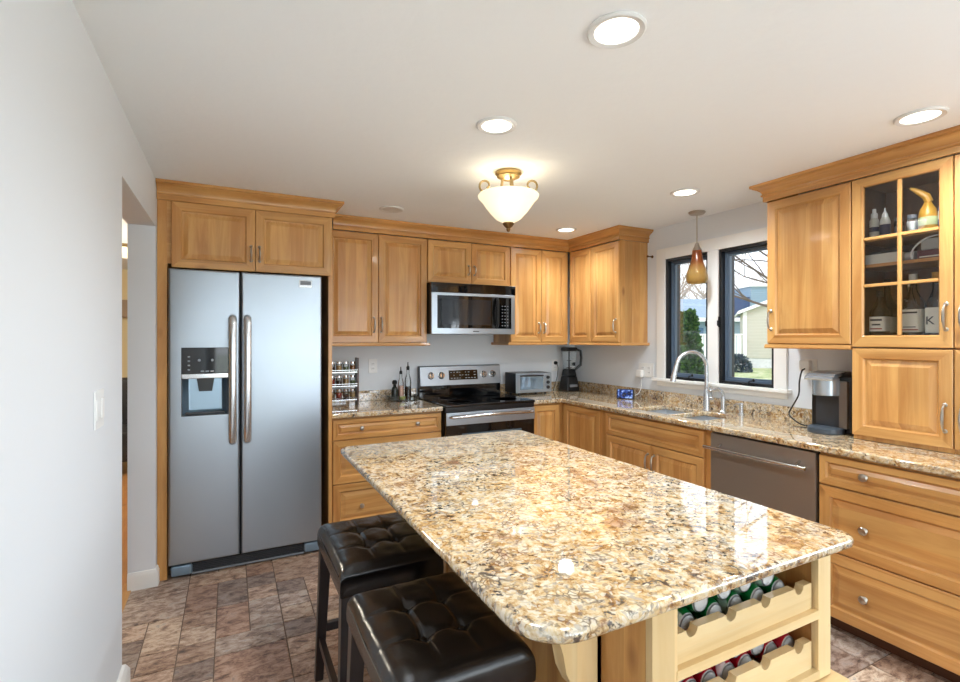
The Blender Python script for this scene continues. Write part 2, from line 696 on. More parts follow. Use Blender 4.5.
def TR(X):
    return lambda u, w, z: (X - w, u, z)


ZC, XL, XR, YB = 2.366, -0.388, 3.215, 4.133
YREAR = -3.5

# ------------------------------------------------------------------ room shell
mb = MB()
mb.box(XL - 0.134, XR + 0.15, YREAR - 0.1, YB + 0.1, -0.06, -0.004, 0)
U = 0.152
nx, ny = 26, 52
x_or, y_or = XL - 0.132, YREAR - 0.06
used = set()
tones = [(1.16, 1.12, 1.06), (0.88, 0.76, 0.68), (1.08, 0.98, 0.9), (0.66, 0.62, 0.62), (0.80, 0.64, 0.56), (1.26, 1.22, 1.14), (0.54, 0.50, 0.50), (0.95, 0.95, 0.97)]
tile_col = {}
rt = random.Random(21)
nbase = len(mb.f)
for j in range(ny):
    for i in range(nx):
        if (i, j) in used:
            continue
        for (a, b) in rt.choices([(2, 2), (2, 1), (1, 1), (1, 2), (3, 2)], [2.6, 3, 5, 3, 0.5])[:1] + [(2, 1), (1, 1)]:
            if i + a <= nx and j + b <= ny and all((i + p, j + q) not in used for p in range(a) for q in range(b)):
                break
        for p in range(a):
            for q in range(b):
                used.add((i + p, j + q))
        g = 0.0026
        xa, xb = x_or + i * U + g, x_or + (i + a) * U - g
        ya, yb = y_or + j * U + g, y_or + (j + b) * U - g
        k = len(mb.f)
        mb.rings(lambda u, w, z: (u, z, w), [(xa, xb, ya, yb, -0.006), (xa, xb, ya, yb, -0.002), (xa + 0.004, xb - 0.004, ya + 0.004, yb - 0.004, 0.0)], 1, first=False)
        t = rt.choice(tones)
        jit = rt.uniform(0.92, 1.08)
        tile_col[k] = (len(mb.f), (min(1, t[0] * jit * 0.8), min(1, t[1] * jit * 0.8), min(1, t[2] * jit * 0.8), 1))
fl = mb.build('floor', [GROUT, TILE])
structure(fl)
ca = fl.data.color_attributes.new('tone', 'FLOAT_COLOR', 'CORNER')
for k, (e, c) in tile_col.items():
    for fi in range(k, e):
        for li in fl.data.polygons[fi].loop_indices:
            ca.data[li].color = c

structure(MB().box(-4.2, XR + 0.2, YREAR - 0.2, 8.3, ZC, ZC + 0.1).build('ceiling', CEILP))
# left wall with the passage opening
mb = MB()
mb.box(XL - 0.134, XL, YREAR - 0.1, 2.411, 0, ZC)
mb.box(XL - 0.134, XL, 2.411, 3.401, 2.09, ZC)
mb.box(XL - 0.134, XL, 3.401, 8.2, 0, ZC)
structure(mb.build('wall_left', WALLP))
structure(MB().box(XL, XR + 0.15, YB, YB + 0.12, 0, ZC).build('wall_back', WALLP))
# right wall with the two kitchen windows and the one behind the camera
W1, W2 = (2.52, 2.925), (2.015, 2.43)
WZ0, WZ1 = 1.108, 2.092
ys = [YREAR - 0.1, -1.85, -0.15, W2[0], W2[1], W1[0], W1[1], YB + 0.12]
mb = MB()
for i, (a, b) in enumerate(zip(ys[:-1], ys[1:])):
    if i == 1:
        mb.box(XR, XR + 0.15, a, b, 0, 0.95).box(XR, XR + 0.15, a, b, 2.05, ZC)
    elif i in (3, 5):
        mb.box(XR, XR + 0.15, a, b, 0, WZ0).box(XR, XR + 0.15, a, b, WZ1, ZC)
    else:
        mb.box(XR, XR + 0.15, a, b, 0, ZC)
structure(mb.build('wall_right', WALLP))
mb = MB()
mb.box(-0.388, -0.3, YREAR - 0.12, YREAR, 0, ZC).box(3.1, XR, YREAR - 0.12, YREAR, 0, ZC).box(-0.3, 3.1, YREAR - 0.12, YREAR, 2.25, ZC)
structure(mb.build('wall_rear', WALLP))
# neighbouring hall seen through the passage
HALLW = plain('hall_wall_paint', (238, 222, 178), 0.8)
HFLOOR = wood('oak_strip_floor', 'y', light=(206, 150, 88), dark=(168, 108, 54), stave=0.07, rough=0.3)
structure(MB().box(-4.2, XL - 0.135, YREAR - 0.1, 8.2, -0.06, -0.002).build('floor_hall', HFLOOR))
structure(MB().box(-4.2, XL - 0.13, 8.05, 8.2, 0, ZC).build('wall_hall', HALLW))
structure(MB().box(-4.3, -4.2, YREAR - 0.1, 8.2, 0, ZC).build('wall_hall_side', HALLW))
structure(MB().box(-4.2, XL - 0.134, YREAR - 0.2, YREAR - 0.1, 0, ZC).build('wall_hall_rear', HALLW))
structure(MB().box(XL - 0.165, XL - 0.115, 2.405, 3.5, -0.02, 0.006, bev=0.003).build('trim_threshold', WY))
# baseboards
BB = [(0, 0), (0.014, 0), (0.014, 0.075), (0.009, 0.09), (0.006, 0.098), (0, 0.1)]
BB2 = [(o_ * 1.7, z_ * 1.22) for o_, z_ in BB]
structure(MB().sweep([(XL, YREAR), (XL, 2.411), (XL - 0.134, 2.411)], BB2, side=1).build('baseboard_left', TRIMP))
structure(MB().sweep([(XL - 0.134, 3.401), (XL, 3.401), (XL, 3.48)], BB, side=1).build('baseboard_passage', TRIMP))

# ------------------------------------------------------------------ windows
TW = TR(XR)


def casement(n, y0, y1, lock_side):
    w = thing('window_%d' % n, 'x', 'window', (XR, (y0 + y1) / 2, WZ0))
    del w['label'], w['category']
    w['kind'] = 'structure'
    fr = MB().rings(TW, [(y0, y1, WZ0, WZ1, -0.002), (y0, y1, WZ0, WZ1, 0.006), (y0 + 0.02, y1 - 0.02, WZ0 + 0.02, WZ1 - 0.02, 0.006), (y0 + 0.02, y1 - 0.02, WZ0 + 0.02, WZ1 - 0.02, -0.14)], first=False, last=False)
    fr.build('window_frame', WINBLK, w)
    a, b, c, d = y0 + 0.02, y1 - 0.02, WZ0 + 0.02, WZ1 - 0.02
    sa = MB().rings(TW, [(a, b, c, d, -0.07), (a, b, c, d, -0.035), (a + 0.014, b - 0.014, c + 0.014, d - 0.014, -0.035), (a + 0.016, b - 0.016, c + 0.016, d - 0.016, -0.045),
                         (a + 0.028, b - 0.028, c + 0.028, d - 0.028, -0.045), (a + 0.028, b - 0.028, c + 0.028, d - 0.028, -0.07)], first=False, last=False)
    s = sa.build('sash', WINGRY, w)
    MB().tbox(TW, a + 0.022, b - 0.022, -0.062, -0.056, c + 0.022, d - 0.022).build('window_pane', GLASS, w)
    # crank on the sill
    yc = (y0 + y1) / 2 - 0.03
    h = MB().tbox(TW, yc - 0.05, yc + 0.05, 0.004, 0.022, WZ0 - 0.0, WZ0 + 0.014, bev=0.004)
    h.tube([TW(yc, 0.015, WZ0 + 0.012), TW(yc - 0.015, 0.03, WZ0 + 0.035), TW(yc - 0.05, 0.035, WZ0 + 0.04)], 0.005)
    h.lathe(TW(yc - 0.05, 0.035, WZ0 + 0.04), (0, 0, 1), [(0.006, -0.006), (0.009, 0.004), (0.006, 0.014), (0, 0.016)], 10)
    h.build('crank', BLACK, w)
    lk = MB().tbox(TW, lock_side - 0.012, lock_side + 0.012, 0.0, 0.016, 1.52, 1.6, bev=0.004)
    lk.tbox(TW, lock_side - 0.006, lock_side + 0.006, 0.014, 0.03, 1.53, 1.57, bev=0.003)
    lk.build('latch', BLACK, w)
    return w


casement(1, W1[0], W1[1], W1[0] + 0.005)
casement(2, W2[0], W2[1], W2[1] - 0.005)
# white casing, stool and apron
mb = MB()
mb.tbox(TW, W1[1], W1[1] + 0.09, 0, 0.02, WZ0, WZ1 + 0.09, bev=0.004)
mb.tbox(TW, W2[0] - 0.085, W2[0], 0, 0.02, WZ0, WZ1 + 0.09, bev=0.004)
mb.tbox(TW, W2[1], W1[0], 0, 0.02, WZ0, WZ1, bev=0.004)
mb.tbox(TW, W2[0], W1[1], 0, 0.02, WZ1, WZ1 + 0.09, bev=0.004)
structure(mb.build('trim_casing', TRIMP))
mb = MB().tbox(TW, W2[0] - 0.11, W1[1] + 0.12, -0.03, 0.048, WZ0 - 0.025, WZ0, bev=0.006)
mb.tbox(TW, W2[0] - 0.085, W1[1] + 0.09, 0, 0.016, WZ0 - 0.065, WZ0 - 0.024, bev=0.004)
structure(mb.build('trim_sill', TRIMP))
# windows behind the camera (their daylight is set at the top)
w3 = structure(bpy.data.objects.new('window_3', None))
COL.objects.link(w3)
w3.location = (XR, -1.0, 0.95)
ORG['window_3'] = Vector(w3.location)
MB().rings(TW, [(-1.85, -0.15, 0.95, 2.05, 0.012), (-1.78, -0.22, 1.02, 1.98, 0.012), (-1.78, -0.22, 1.02, 1.98, -0.1)], first=False, last=False).tbox(TW, -1.03, -0.97, -0.08, 0.01, 1.0, 2.0).build('window_frame', TRIMP, w3)
MB().tbox(TW, -1.8, -0.2, -0.085, -0.08, 1.0, 2.0).build('window_pane', GLASS, w3)
d1 = structure(bpy.data.objects.new('door_1', None))
COL.objects.link(d1)
d1.location = (1.2, YREAR, 0)
ORG['door_1'] = Vector(d1.location)
TD = lambda u, w, z: (u, YREAR + w, z)
MB().rings(TD, [(-0.3, 3.1, 0, 2.25, 0.012), (-0.23, 3.03, 0.1, 2.2, 0.012), (-0.23, 3.03, 0.1, 2.2, -0.1)], first=False, last=False).tbox(TD, 0.81, 0.89, -0.08, 0.01, 0.1, 2.2).tbox(TD, 1.91, 1.99, -0.08, 0.01, 0.1, 2.2).build('door_frame', TRIMP, d1)  # rear glazing widened across the unseen wall to spread the fill light
MB().tbox(TD, -0.25, 3.05, -0.085, -0.08, 0.09, 2.22).build('door_glass', GLASS, d1)

# ------------------------------------------------------------------ cabinet builders
def pull(T, u, z0, z1, parent, mat=None):
    zs = [z0 + (z1 - z0) * t for t in (0, 0.03, 0.12, 0.3, 0.5, 0.7, 0.88, 0.97, 1)]
    ws = [0.018, 0.034, 0.044, 0.049, 0.051, 0.049, 0.044, 0.034, 0.018]
    rr = [0.0065, 0.005, 0.0045, 0.006, 0.0072, 0.006, 0.0045, 0.005, 0.0065]
    m = MB().tube([T(u, w, z) for w, z in zip(ws, zs)], rr, 8)
    ax = Vector(T(u, 1, 0)) - Vector(T(u, 0, 0))
    for z in (z0, z1):
        m.lathe(T(u, 0.019, z), ax, [(0.010, 0), (0.010, 0.003), (0.006, 0.006)], 12)
    return m.build('handle', mat or NICKEL, parent)


def knob(T, u, z, parent, r=0.017):
    ax = Vector(T(u, 1, 0)) - Vector(T(u, 0, 0))
    m = MB().lathe(T(u, 0.019, z), ax, [(r * .65, 0), (r * .6, 0.003), (r * .4, 0.006), (r * .42, 0.012), (r * .85, 0.016), (r, 0.021), (r * .8, 0.026), (r * .3, 0.029), (0, 0.0295)], 18)
    return m.build('knob', NICKEL, parent)


def panel_front(T, u0, u1, z0, z1, name, parent, WH, drawer=False, fw=0.056, mats=None):
    g = 0.0015
    u0, u1, z0, z1 = u0 + g, u1 - g, z0 + g, z1 - g
    t = 0.021

    def rc(i, w):
        return (u0 + i, u1 - i, z0 + i, z1 - i, w)
    fw = min(fw, (z1 - z0) * 0.26, (u1 - u0) * 0.3)
    bv = min(0.030, (z1 - z0 - 2 * fw) * 0.3, (u1 - u0 - 2 * fw) * 0.3)
    rects = [rc(0, 0.0), rc(0, t - 0.003), rc(0.003, t), rc(fw - 0.007, t), rc(fw, t - 0.011), rc(fw + 0.005, t - 0.012), rc(fw + bv, t - 0.003), rc(fw + bv + 0.001, t - 0.0025)]
    pm = 1 if drawer else 0
    ms = [(0, 1)] * 4 + [(pm, pm)] * 3
    m = MB().rings(T, rects, ms, capm=pm)
    return m.build(name, mats or [WZ, WH], parent, smooth=20)


def carcass(T, u0, u1, depth, z0, z1, parent, WH, name='cabinet_body', mat=None):
    return MB().tbox(T, u0, u1, -depth, 0, z0, z1).build(name, mat or WZ, parent)


LR = [(0, 1.378), (0.022, 1.378), (0.025, 1.384), (0.022, 1.402), (0, 1.402)]
def CROWN(z0, z1, out=0.065):
    h = z1 - z0
    return [(0, z0), (0.010, z0), (0.013, z0 + 0.03 * h), (0.013, z0 + 0.30 * h), (0.021, z0 + 0.33 * h), (0.022, z0 + 0.40 * h), (0.016, z0 + 0.43 * h), (0.017, z0 + 0.50 * h), (out * 0.36, z0 + 0.60 * h), (out * 0.56, z0 + 0.70 * h), (out * 0.82, z0 + 0.78 * h), (out * 0.82, z0 + 0.82 * h), (out, z0 + 0.85 * h), (out, z1), (0, z1)]


# ---- refrigerator enclosure
YF = 3.427
T = TB(3.455)
cb = thing('refrigerator_cabinet', 'tall maple surround with two-door cabinet over the steel refrigerator', 'cabinet', (0.11, 3.8, 0))
MB().box(-0.386, -0.336, 3.455, 4.13, 0, 2.262).build('side_panel', WZ, cb)
MB().box(0.597, 0.621, 3.4585, 4.13, 0, 2.262).build('side_panel', WZ, cb)
MB().box(-0.336, 0.597, 3.457, 4.13, 1.885, 2.262).build('cabinet_body', WX, cb)
TU = TB(3.457)
d = panel_front(TU, -0.314, 0.142, 1.861, 2.257, 'door', cb, WX)
pull(TU, 0.117, 1.93, 2.02, d)
d = panel_front(TU, 0.142, 0.614, 1.861, 2.257, 'door', cb, WX)
pull(TU, 0.167, 1.93, 2.02, d)
MB().sweep([(-0.386, 3.45), (0.623, 3.45), (0.623, 3.80)], CROWN(2.258, ZC - 0.001), (0, 1)).build('crown_moulding', [WX, WY], cb)

# ---- upper run on the back wall
YU = 3.829   # carcass front, doors add 21 mm
TU = TB(YU)


def wall_cab(label, u0, u1, z0, z1, doors, T, WH, depth, loc, handles):
    c = thing('wall_cabinet', label, 'cabinet', loc, None)
    carcass(T, u0, u1, depth, z0, z1, c, WH)
    for (a, b), hs in zip(doors, handles):
        d = panel_front(T, a, b, z0 + 0.003, z1 - 0.003, 'door', c, WH)
        if hs is not None:
            pull(T, hs[0], hs[1], hs[2], d)
    return c


ZU0, ZU1 = 1.402, 2.262
c = wall_cab('two-door maple wall cabinet between the refrigerator and the microwave', 0.623, 1.447, ZU0, ZU1, [(0.64, 1.039), (1.039, 1.445)], TU, WX, 0.3, (1.03, 4.0, ZU0), [(1.004, 1.49, 1.6), (1.062, 1.49, 1.6)])
MB().sweep([(0.623, YU), (1.447, YU), (1.447, 4.13)], LR, (0, 1)).build('light_rail', [WX, WY], c)
c = wall_cab('short two-door maple wall cabinet directly over the microwave', 1.449, 2.24, 1.9, ZU1, [(1.452, 1.853), (1.853, 2.238)], TU, WX, 0.3, (1.84, 4.0, 1.9), [(1.825, 1.985, 2.06), (1.88, 1.985, 2.06)])
c = wall_cab('two-door maple wall cabinet just right of the microwave', 2.242, 2.89, ZU0, ZU1, [(2.244, 2.573), (2.573, 2.868)], TU, WX, 0.3, (2.57, 4.0, ZU0), [(2.545, 1.49, 1.58), (2.603, 1.49, 1.58)])
MB().sweep([(2.242, 4.13), (2.242, YU), (2.865, YU)], LR, (0, 1)).build('light_rail', [WX, WY], c)

# ---- upper cabinets on the window wall
XU = 2.912
TV = TR(XU)
c = wall_cab('maple corner wall cabinet beside the window, its end panel catching the light', 3.13, 3.826, ZU0, ZU1, [(3.494, 3.803), (3.134, 3.490)], TV, WY, 0.302, (3.06, 3.45, ZU0), [None, (3.17, 1.49, 1.6)])
MB().sweep([(XU, 3.803), (XU, 3.13), (3.214, 3.13)], LR, (1, 0)).build('light_rail', [WY, WX], c)
c = thing('crown_moulding', 'stepped maple crown moulding along the back wall cabinets round to the window', 'moulding', (1.8, 3.83, 2.262))
MB().sweep([(0.6885, YU - 0.02), (XU - 0.02, YU - 0.02), (XU - 0.02, 3.128), (3.214, 3.128)], CROWN(2.262, ZC - 0.001), (0, 1)).build('moulding_profile', [WX, WY], c)

c = wall_cab('single-door maple wall cabinet between window and glass-front cabinet', 1.412, 1.866, ZU0, ZU1, [(1.413, 1.864)], TV, WY, 0.302, (3.06, 1.64, ZU0), [(1.838, 1.49, 1.6)])
MB().sweep([(3.214, 1.853), (XU, 1.853), (XU, 1.412)], LR, (1, 0)).build('light_rail', [WY, WX], c)
c = thing('crown_moulding', 'stepped maple crown moulding over the glass-front cabinet run', 'moulding', (2.9, 1.2, 2.262))
MB().sweep([(3.214, 1.868), (XU - 0.02, 1.868), (XU - 0.02, 0.2)], CROWN(2.262, ZC - 0.001), (1, 0)).build('moulding_profile', [WY, WX], c)

# glass-front cabinet
gc = thing('glass_front_cabinet', 'maple wall cabinet with six-pane glass door showing bottles and boxes', 'cabinet', (3.06, 1.2, 1.39))
GY0, GY1 = 1.004, 1.411
mb = MB()
mb.box(XU, 3.213, GY0, GY0 + 0.016, 1.39, ZU1).box(XU, 3.213, GY1 - 0.016, GY1, 1.39, ZU1)
mb.box(XU, 3.213, GY0, GY1, 1.39, 1.408).box(XU, 3.213, GY0, GY1, ZU1 - 0.03, ZU1).box(3.2, 3.213, GY0, GY1, 1.39, ZU1)
WIN = wood('brown_cabinet_interior', 'z', light=(120, 78, 52), dark=(84, 52, 34))  # darker brown than the maple of the doors
mb.build('cabinet_body', WIN, gc)
for z in (1.80, 1.932):
    MB().box(XU + 0.012, 3.2, GY0 + 0.016, GY1 - 0.016, z, z + 0.016).build('shelf', WY, gc)
# door: frame, muntins, glass
a0, a1, b0, b1 = GY0 + 0.001, GY1 - 0.002, 1.393, ZU1 - 0.003
gi = (1.057, 1.357, 1.452, 2.211)
mb = MB().rings(TV, [(a0, a1, b0, b1, 0), (a0, a1, b0, b1, 0.018), (a0 + 0.003, a1 - 0.003, b0 + 0.003, b1 - 0.003, 0.021), (gi[0] - 0.006, gi[1] + 0.006, gi[2] - 0.006, gi[3] + 0.006, 0.021), (gi[0], gi[1], gi[2], gi[3], 0.013), (gi[0], gi[1], gi[2], gi[3], 0)], [(0, 1)] * 5, first=False, last=False)
gd = mb.build('door', [WZ, WY], gc)
mb = MB().tbox(TV, 1.198, 1.214, 0.002, 0.018, gi[2], gi[3], 0, bev=0.003)
for z in (1.706, 1.944):
    mb.tbox(TV, gi[0], gi[1], 0.003, 0.0175, z - 0.008, z + 0.008, 1, bev=0.003)
mb.build('muntin', [WZ, WY], gd)
MB().tbox(TV, gi[0] - 0.004, gi[1] + 0.004, 0.004, 0.007, gi[2] - 0.004, gi[3] + 0.004).build('door_glass', GLASS, gd)
pull(TV, 1.029, 1.478, 1.592, gd)
# cabinet standing on the worktop below it
c = thing('counter_cabinet', 'maple raised-panel cabinet standing on the worktop below the glass-front one', 'cabinet', (3.06, 1.2, 0.9155))
carcass(TV, GY0, GY1 - 0.002, 0.30, 0.9155, 1.388, c, WY)
d = panel_front(TV, GY0, GY1 - 0.002, 0.937, 1.386, 'door', c, WY)
pull(TV, 1.033, 1.015, 1.135, d)
# next tall unit, cut by the edge of the photograph
c = thing('tall_counter_cabinet', 'tall maple cabinet cut off by the right edge, nearest the camera', 'cabinet', (3.06, 0.75, 0.9155))
carcass(TV, 0.25, 1.002, 0.30, 0.9155, ZU1, c, WY)
d = panel_front(TV, 0.63, 1.002, 1.393, 2.259, 'door', c, WY)
pull(TV, 0.972, 1.478, 1.592, d)
d = panel_front(TV, 0.63, 1.002, 0.937, 1.386, 'door', c, WY)
pull(TV, 0.972, 1.015, 1.135, d)
d = panel_front(TV, 0.255, 0.628, 0.937, 2.259, 'door', c, WY)

# ---- base cabinets
YBASE, XBASE = 3.541, 2.621
TBb, TRb = TB(YBASE), TR(XBASE)


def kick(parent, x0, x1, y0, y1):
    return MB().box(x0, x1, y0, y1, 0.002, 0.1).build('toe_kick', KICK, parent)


c = thing('base_cabinet', 'maple three-drawer base cabinet left of the range', 'cabinet', (1.04, 3.83, 0))
MB().box(0.623, 1.46, YBASE, 4.13, 0.1, 0.878).build('cabinet_body', WZ, c)
kick(c, 0.63, 1.46, 3.61, 4.1)
d = panel_front(TBb, 0.636, 1.455, 0.722, 0.868, 'drawer', c, WX, True, 0.04)
knob(TBb, 0.838, 0.797, d); knob(TBb, 1.256, 0.797, d)
d = panel_front(TBb, 0.636, 1.455, 0.412, 0.719, 'drawer', c, WX, True)
knob(TBb, 0.838, 0.565, d); knob(TBb, 1.256, 0.565, d)
d = panel_front(TBb, 0.636, 1.455, 0.105, 0.409, 'drawer', c, WX, True)
knob(TBb, 0.838, 0.245, d); knob(TBb, 1.256, 0.245, d)

c = thing('base_cabinet', 'pale-lit single-door maple base cabinet right of the range', 'cabinet', (2.44, 3.83, 0))
MB().box(2.275, 2.62, YBASE, 4.13, 0.1, 0.878).build('cabinet_body', WZ, c)
kick(c, 2.275, 2.62, 3.61, 4.1)
panel_front(TBb, 2.282, 2.572, 0.105, 0.866, 'door', c, WX)

c = thing('base_cabinet', 'maple corner base cabinet with one tall door, left of the sink cabinet', 'cabinet', (2.9, 3.25, 0))
MB().box(XBASE, 3.21, 2.968, 4.13, 0.1, 0.878).build('cabinet_body', WZ, c)
kick(c, 2.69, 3.2, 2.968, 3.55)
panel_front(TRb, 3.035, 3.505, 0.105, 0.866, 'door', c, WY)

c = thing('sink_base_cabinet', 'maple sink base cabinet with false drawer front over two doors', 'cabinet', (2.9, 2.5, 0))
mb = MB().box(XBASE, 3.21, 2.034, 2.966, 0.1, 0.64).box(XBASE, XBASE + 0.04, 2.034, 2.966, 0.64, 0.878)
mb.box(XBASE + 0.04, 3.21, 2.034, 2.06, 0.64, 0.878).box(XBASE + 0.04, 3.21, 2.94, 2.966, 0.64, 0.878)
mb.build('cabinet_body', WZ, c)
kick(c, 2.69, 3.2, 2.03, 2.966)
panel_front(TRb, 2.076, 2.962, 0.70, 0.866, 'drawer_front', c, WY, True, 0.04)
d = panel_front(TRb, 2.502, 2.962, 0.105, 0.697, 'door', c, WY)
pull(TRb, 2.530, 0.52, 0.63, d)
d = panel_front(TRb, 2.076, 2.502, 0.105, 0.697, 'door', c, WY)
pull(TRb, 2.474, 0.52, 0.63, d)

c = thing('base_cabinet', 'wide maple three-drawer base cabinet right of the dishwasher', 'cabinet', (2.9, 0.9, 0))
MB().box(XBASE, 3.21, 0.25, 1.414, 0.1, 0.878).build('cabinet_body', WZ, c)
kick(c, 2.69, 3.2, 0.25, 1.414)
for z0, z1, zk, fw in ((0.722, 0.866, 0.797, 0.042), (0.405, 0.718, 0.552, 0.056), (0.085, 0.402, 0.236, 0.056)):
    d = panel_front(TRb, 0.40, 1.412, z0, z1, 'drawer', c, WY, True, fw)
    knob(TRb, 1.214, zk, d, 0.019); knob(TRb, 0.60, zk, d, 0.019)

# ---- worktops
def slab(xs, ys, inside, z0, z1):
    m = MB()
    idx = lambda i, j: 2 * (i * len(ys) + j)
    for x in xs:
        for y in ys:
            m.v += [(x, y, z0), (x, y, z1)]
    ok = lambda i, j: 0 <= i < len(xs) - 1 and 0 <= j < len(ys) - 1 and inside((xs[i] + xs[i + 1]) / 2, (ys[j] + ys[j + 1]) / 2)
    for i in range(len(xs) - 1):
        for j in range(len(ys) - 1):
            if not ok(i, j):
                continue
            a, b, c_, d_ = idx(i, j), idx(i + 1, j), idx(i + 1, j + 1), idx(i, j + 1)
            m.f += [[a, d_, c_, b], [a + 1, b + 1, c_ + 1, d_ + 1]]
            m.m += [0, 0]
            for (di, dj, p, q) in ((0, -1, a, b), (1, 0, b, c_), (0, 1, c_, d_), (-1, 0, d_, a)):
                if not ok(i + di, j + dj):
                    m.f.append([p, q, q + 1, p + 1])
                    m.m.append(0)
    return m


ZT0, ZT1 = 0.880, 0.914
YC, XC = 3.491, 2.574
c = thing('worktop', 'short gold granite worktop left of the range, under the spice rack', 'worktop', (1.04, 3.8, ZT0))
MB().box(0.623, 1.458, YC, 4.13, ZT0, ZT1).build('worktop_slab', GRANITE, c, bev=0.008)
MB().box(0.623, 1.458, 4.108, 4.13, ZT1, 1.0).build('backsplash', GRANITE, c, bev=0.003)
TAPST = plain('satin_tap_steel', (214, 217, 220), 0.24, 0.85)
BASIN = plain('sink_steel', (206, 210, 214), 0.28, 0.7)
SX0, SX1, SY0, SY1 = 2.685, 3.045, 2.15, 2.78
c = thing('worktop', 'long L-shaped gold granite worktop around the corner, holding the sink', 'worktop', (2.9, 2.4, ZT0))
m = slab([2.278, XC, SX0, SX1, 3.212], [0.25, SY0, 2.415, 2.437, SY1, YC, 4.13], lambda x, y: (y > YC or x > XC) and not (SX0 < x < SX1 and (SY0 < y < 2.415 or 2.437 < y < SY1)), ZT0, ZT1)
m.build('worktop_slab', GRANITE, c, bev=0.008)
MB().box(2.278, 3.19, 4.108, 4.13, ZT1, 1.0).box(3.19, 3.212, 1.42, 4.13, ZT1, 1.0).build('backsplash', GRANITE, c)
# sink
s = thing('sink', 'stainless double-bowl sink set into the granite below the window', 'sink', (2.86, 2.46, 0.70))
for (a, b) in ((2.437, SY1), (SY0, 2.415)):
    TH = lambda u, w, z: (u, z, ZT0 - 0.001 - w)
    x0, x1 = SX0 - 0.012, SX1 + 0.012
    a_, b_ = a - 0.006, b + 0.006
    mb = MB().rings(TH, [(x0 - .004, x1 + .004, a_ - .004, b_ + .004, 0), (x0, x1, a_, b_, 0.0), (x0 + .01, x1 - .01, a_ + .01, b_ - .01, 0.12), (x0 + .03, x1 - .03, a_ + .03, b_ - .03, 0.165), (x0 + .15, x1 - .15, a_ + .12, b_ - .12, 0.17)], first=False)
    bo = mb.build('basin', BASIN, s)
    MB().lathe(((x0 + x1) / 2, (a + b) / 2, ZT0 - 0.171), (0, 0, 1), [(0.045, 0), (0.045, 0.004), (0.03, 0.003), (0.0, 0.001)], 20).build('drain', CHROME, bo)
# taps
def arc(cx, cz, r, a0, a1, n, fn):
    return [fn(cx + r * cos(a0 + (a1 - a0) * k / n), cz + r * sin(a0 + (a1 - a0) * k / n)) for k in range(n + 1)]


FX, FY = 3.10, 2.45
dirv = Vector((-0.88, 0.34, 0)).normalized()
fn = lambda h, z: (FX + dirv.x * h, FY + dirv.y * h, z)
f = thing('tap', 'tall brushed steel gooseneck tap with pull-down spout', 'tap', (FX, FY, ZT1))
MB().lathe((FX, FY, ZT1 + 0.001), (0, 0, 1), [(0.028, 0), (0.028, 0.006), (0.024, 0.012), (0.022, 0.10), (0.019, 0.14), (0.0155, 0.15)], 20).build('base', TAPST, f)
pts = [fn(0, 1.05), fn(0, 1.225)] + arc(0.115, 1.225, 0.115, pi, 0.10 * pi, 16, fn)[1:] + [fn(0.232, 1.225)]
MB().tube(pts, 0.0135, 14).build('neck', TAPST, f)
MB().tube([fn(0.229, 1.245), fn(0.245, 1.185), fn(0.258, 1.125)], [0.014, 0.018, 0.021], 14).build('spray_head', TAPST, f)
MB().lathe((FX, FY - 0.02, 1.0), (0, -1, 0.1), [(0.011, 0), (0.011, 0.03), (0.008, 0.035)], 12).tube([(FX, FY - 0.05, 1.0), (FX - 0.02, FY - 0.055, 1.04), (FX - 0.045, FY - 0.06, 1.09)], [0.007, 0.006, 0.005]).build('lever', TAPST, f)
f = thing('filter_tap', 'short curved steel filter tap right of the gooseneck tap', 'tap', (3.12, 2.33, ZT1))
fn2 = lambda h, z: (3.12 - h * 0.9, 2.33 + 0.4 * h, z)
MB().lathe((3.12, 2.33, ZT1 + 0.001), (0, 0, 1), [(0.022, 0), (0.022, 0.005), (0.016, 0.012), (0.016, 0.10), (0.013, 0.11)], 16).build('base', TAPST, f)
MB().tube([fn2(0, 1.02)] + arc(0.05, 1.03, 0.05, pi, 0.45 * pi, 8, fn2) + [fn2(0.075, 1.077), fn2(0.10, 1.065)], 0.011, 12).build('spout', TAPST, f)
f = thing('soap_dispenser', 'small steel soap pump at the right end of the sink taps', 'dispenser', (3.12, 2.19, ZT1))
MB().lathe((3.12, 2.19, ZT1 + 0.001), (0, 0, 1), [(0.02, 0), (0.02, 0.005), (0.014, 0.01), (0.014, 0.05), (0.016, 0.052), (0.016, 0.075), (0.01, 0.08), (0.0, 0.08)], 16).build('pump_body', TAPST, f)
MB().tube([(3.12, 2.19, 0.985), (3.085, 2.205, 0.988), (3.07, 2.212, 0.978)], 0.006).build('nozzle', TAPST, f)

# ------------------------------------------------------------------ refrigerator
r = thing('refrigerator', 'stainless side-by-side refrigerator with ice dispenser in the left door', 'refrigerator', (0.11, 3.8, 0))
FRSIDE = plain('fridge_side_grey', (70, 72, 76), 0.45)
MB().box(-0.325, 0.545, 3.505, 4.10, 0.03, 1.85).build('cabinet', FRSIDE, r)
TF = TB(3.50)
SEAM0, SEAM1 = 0.0525, 0.0605
dz0, dz1 = 0.082, 1.855
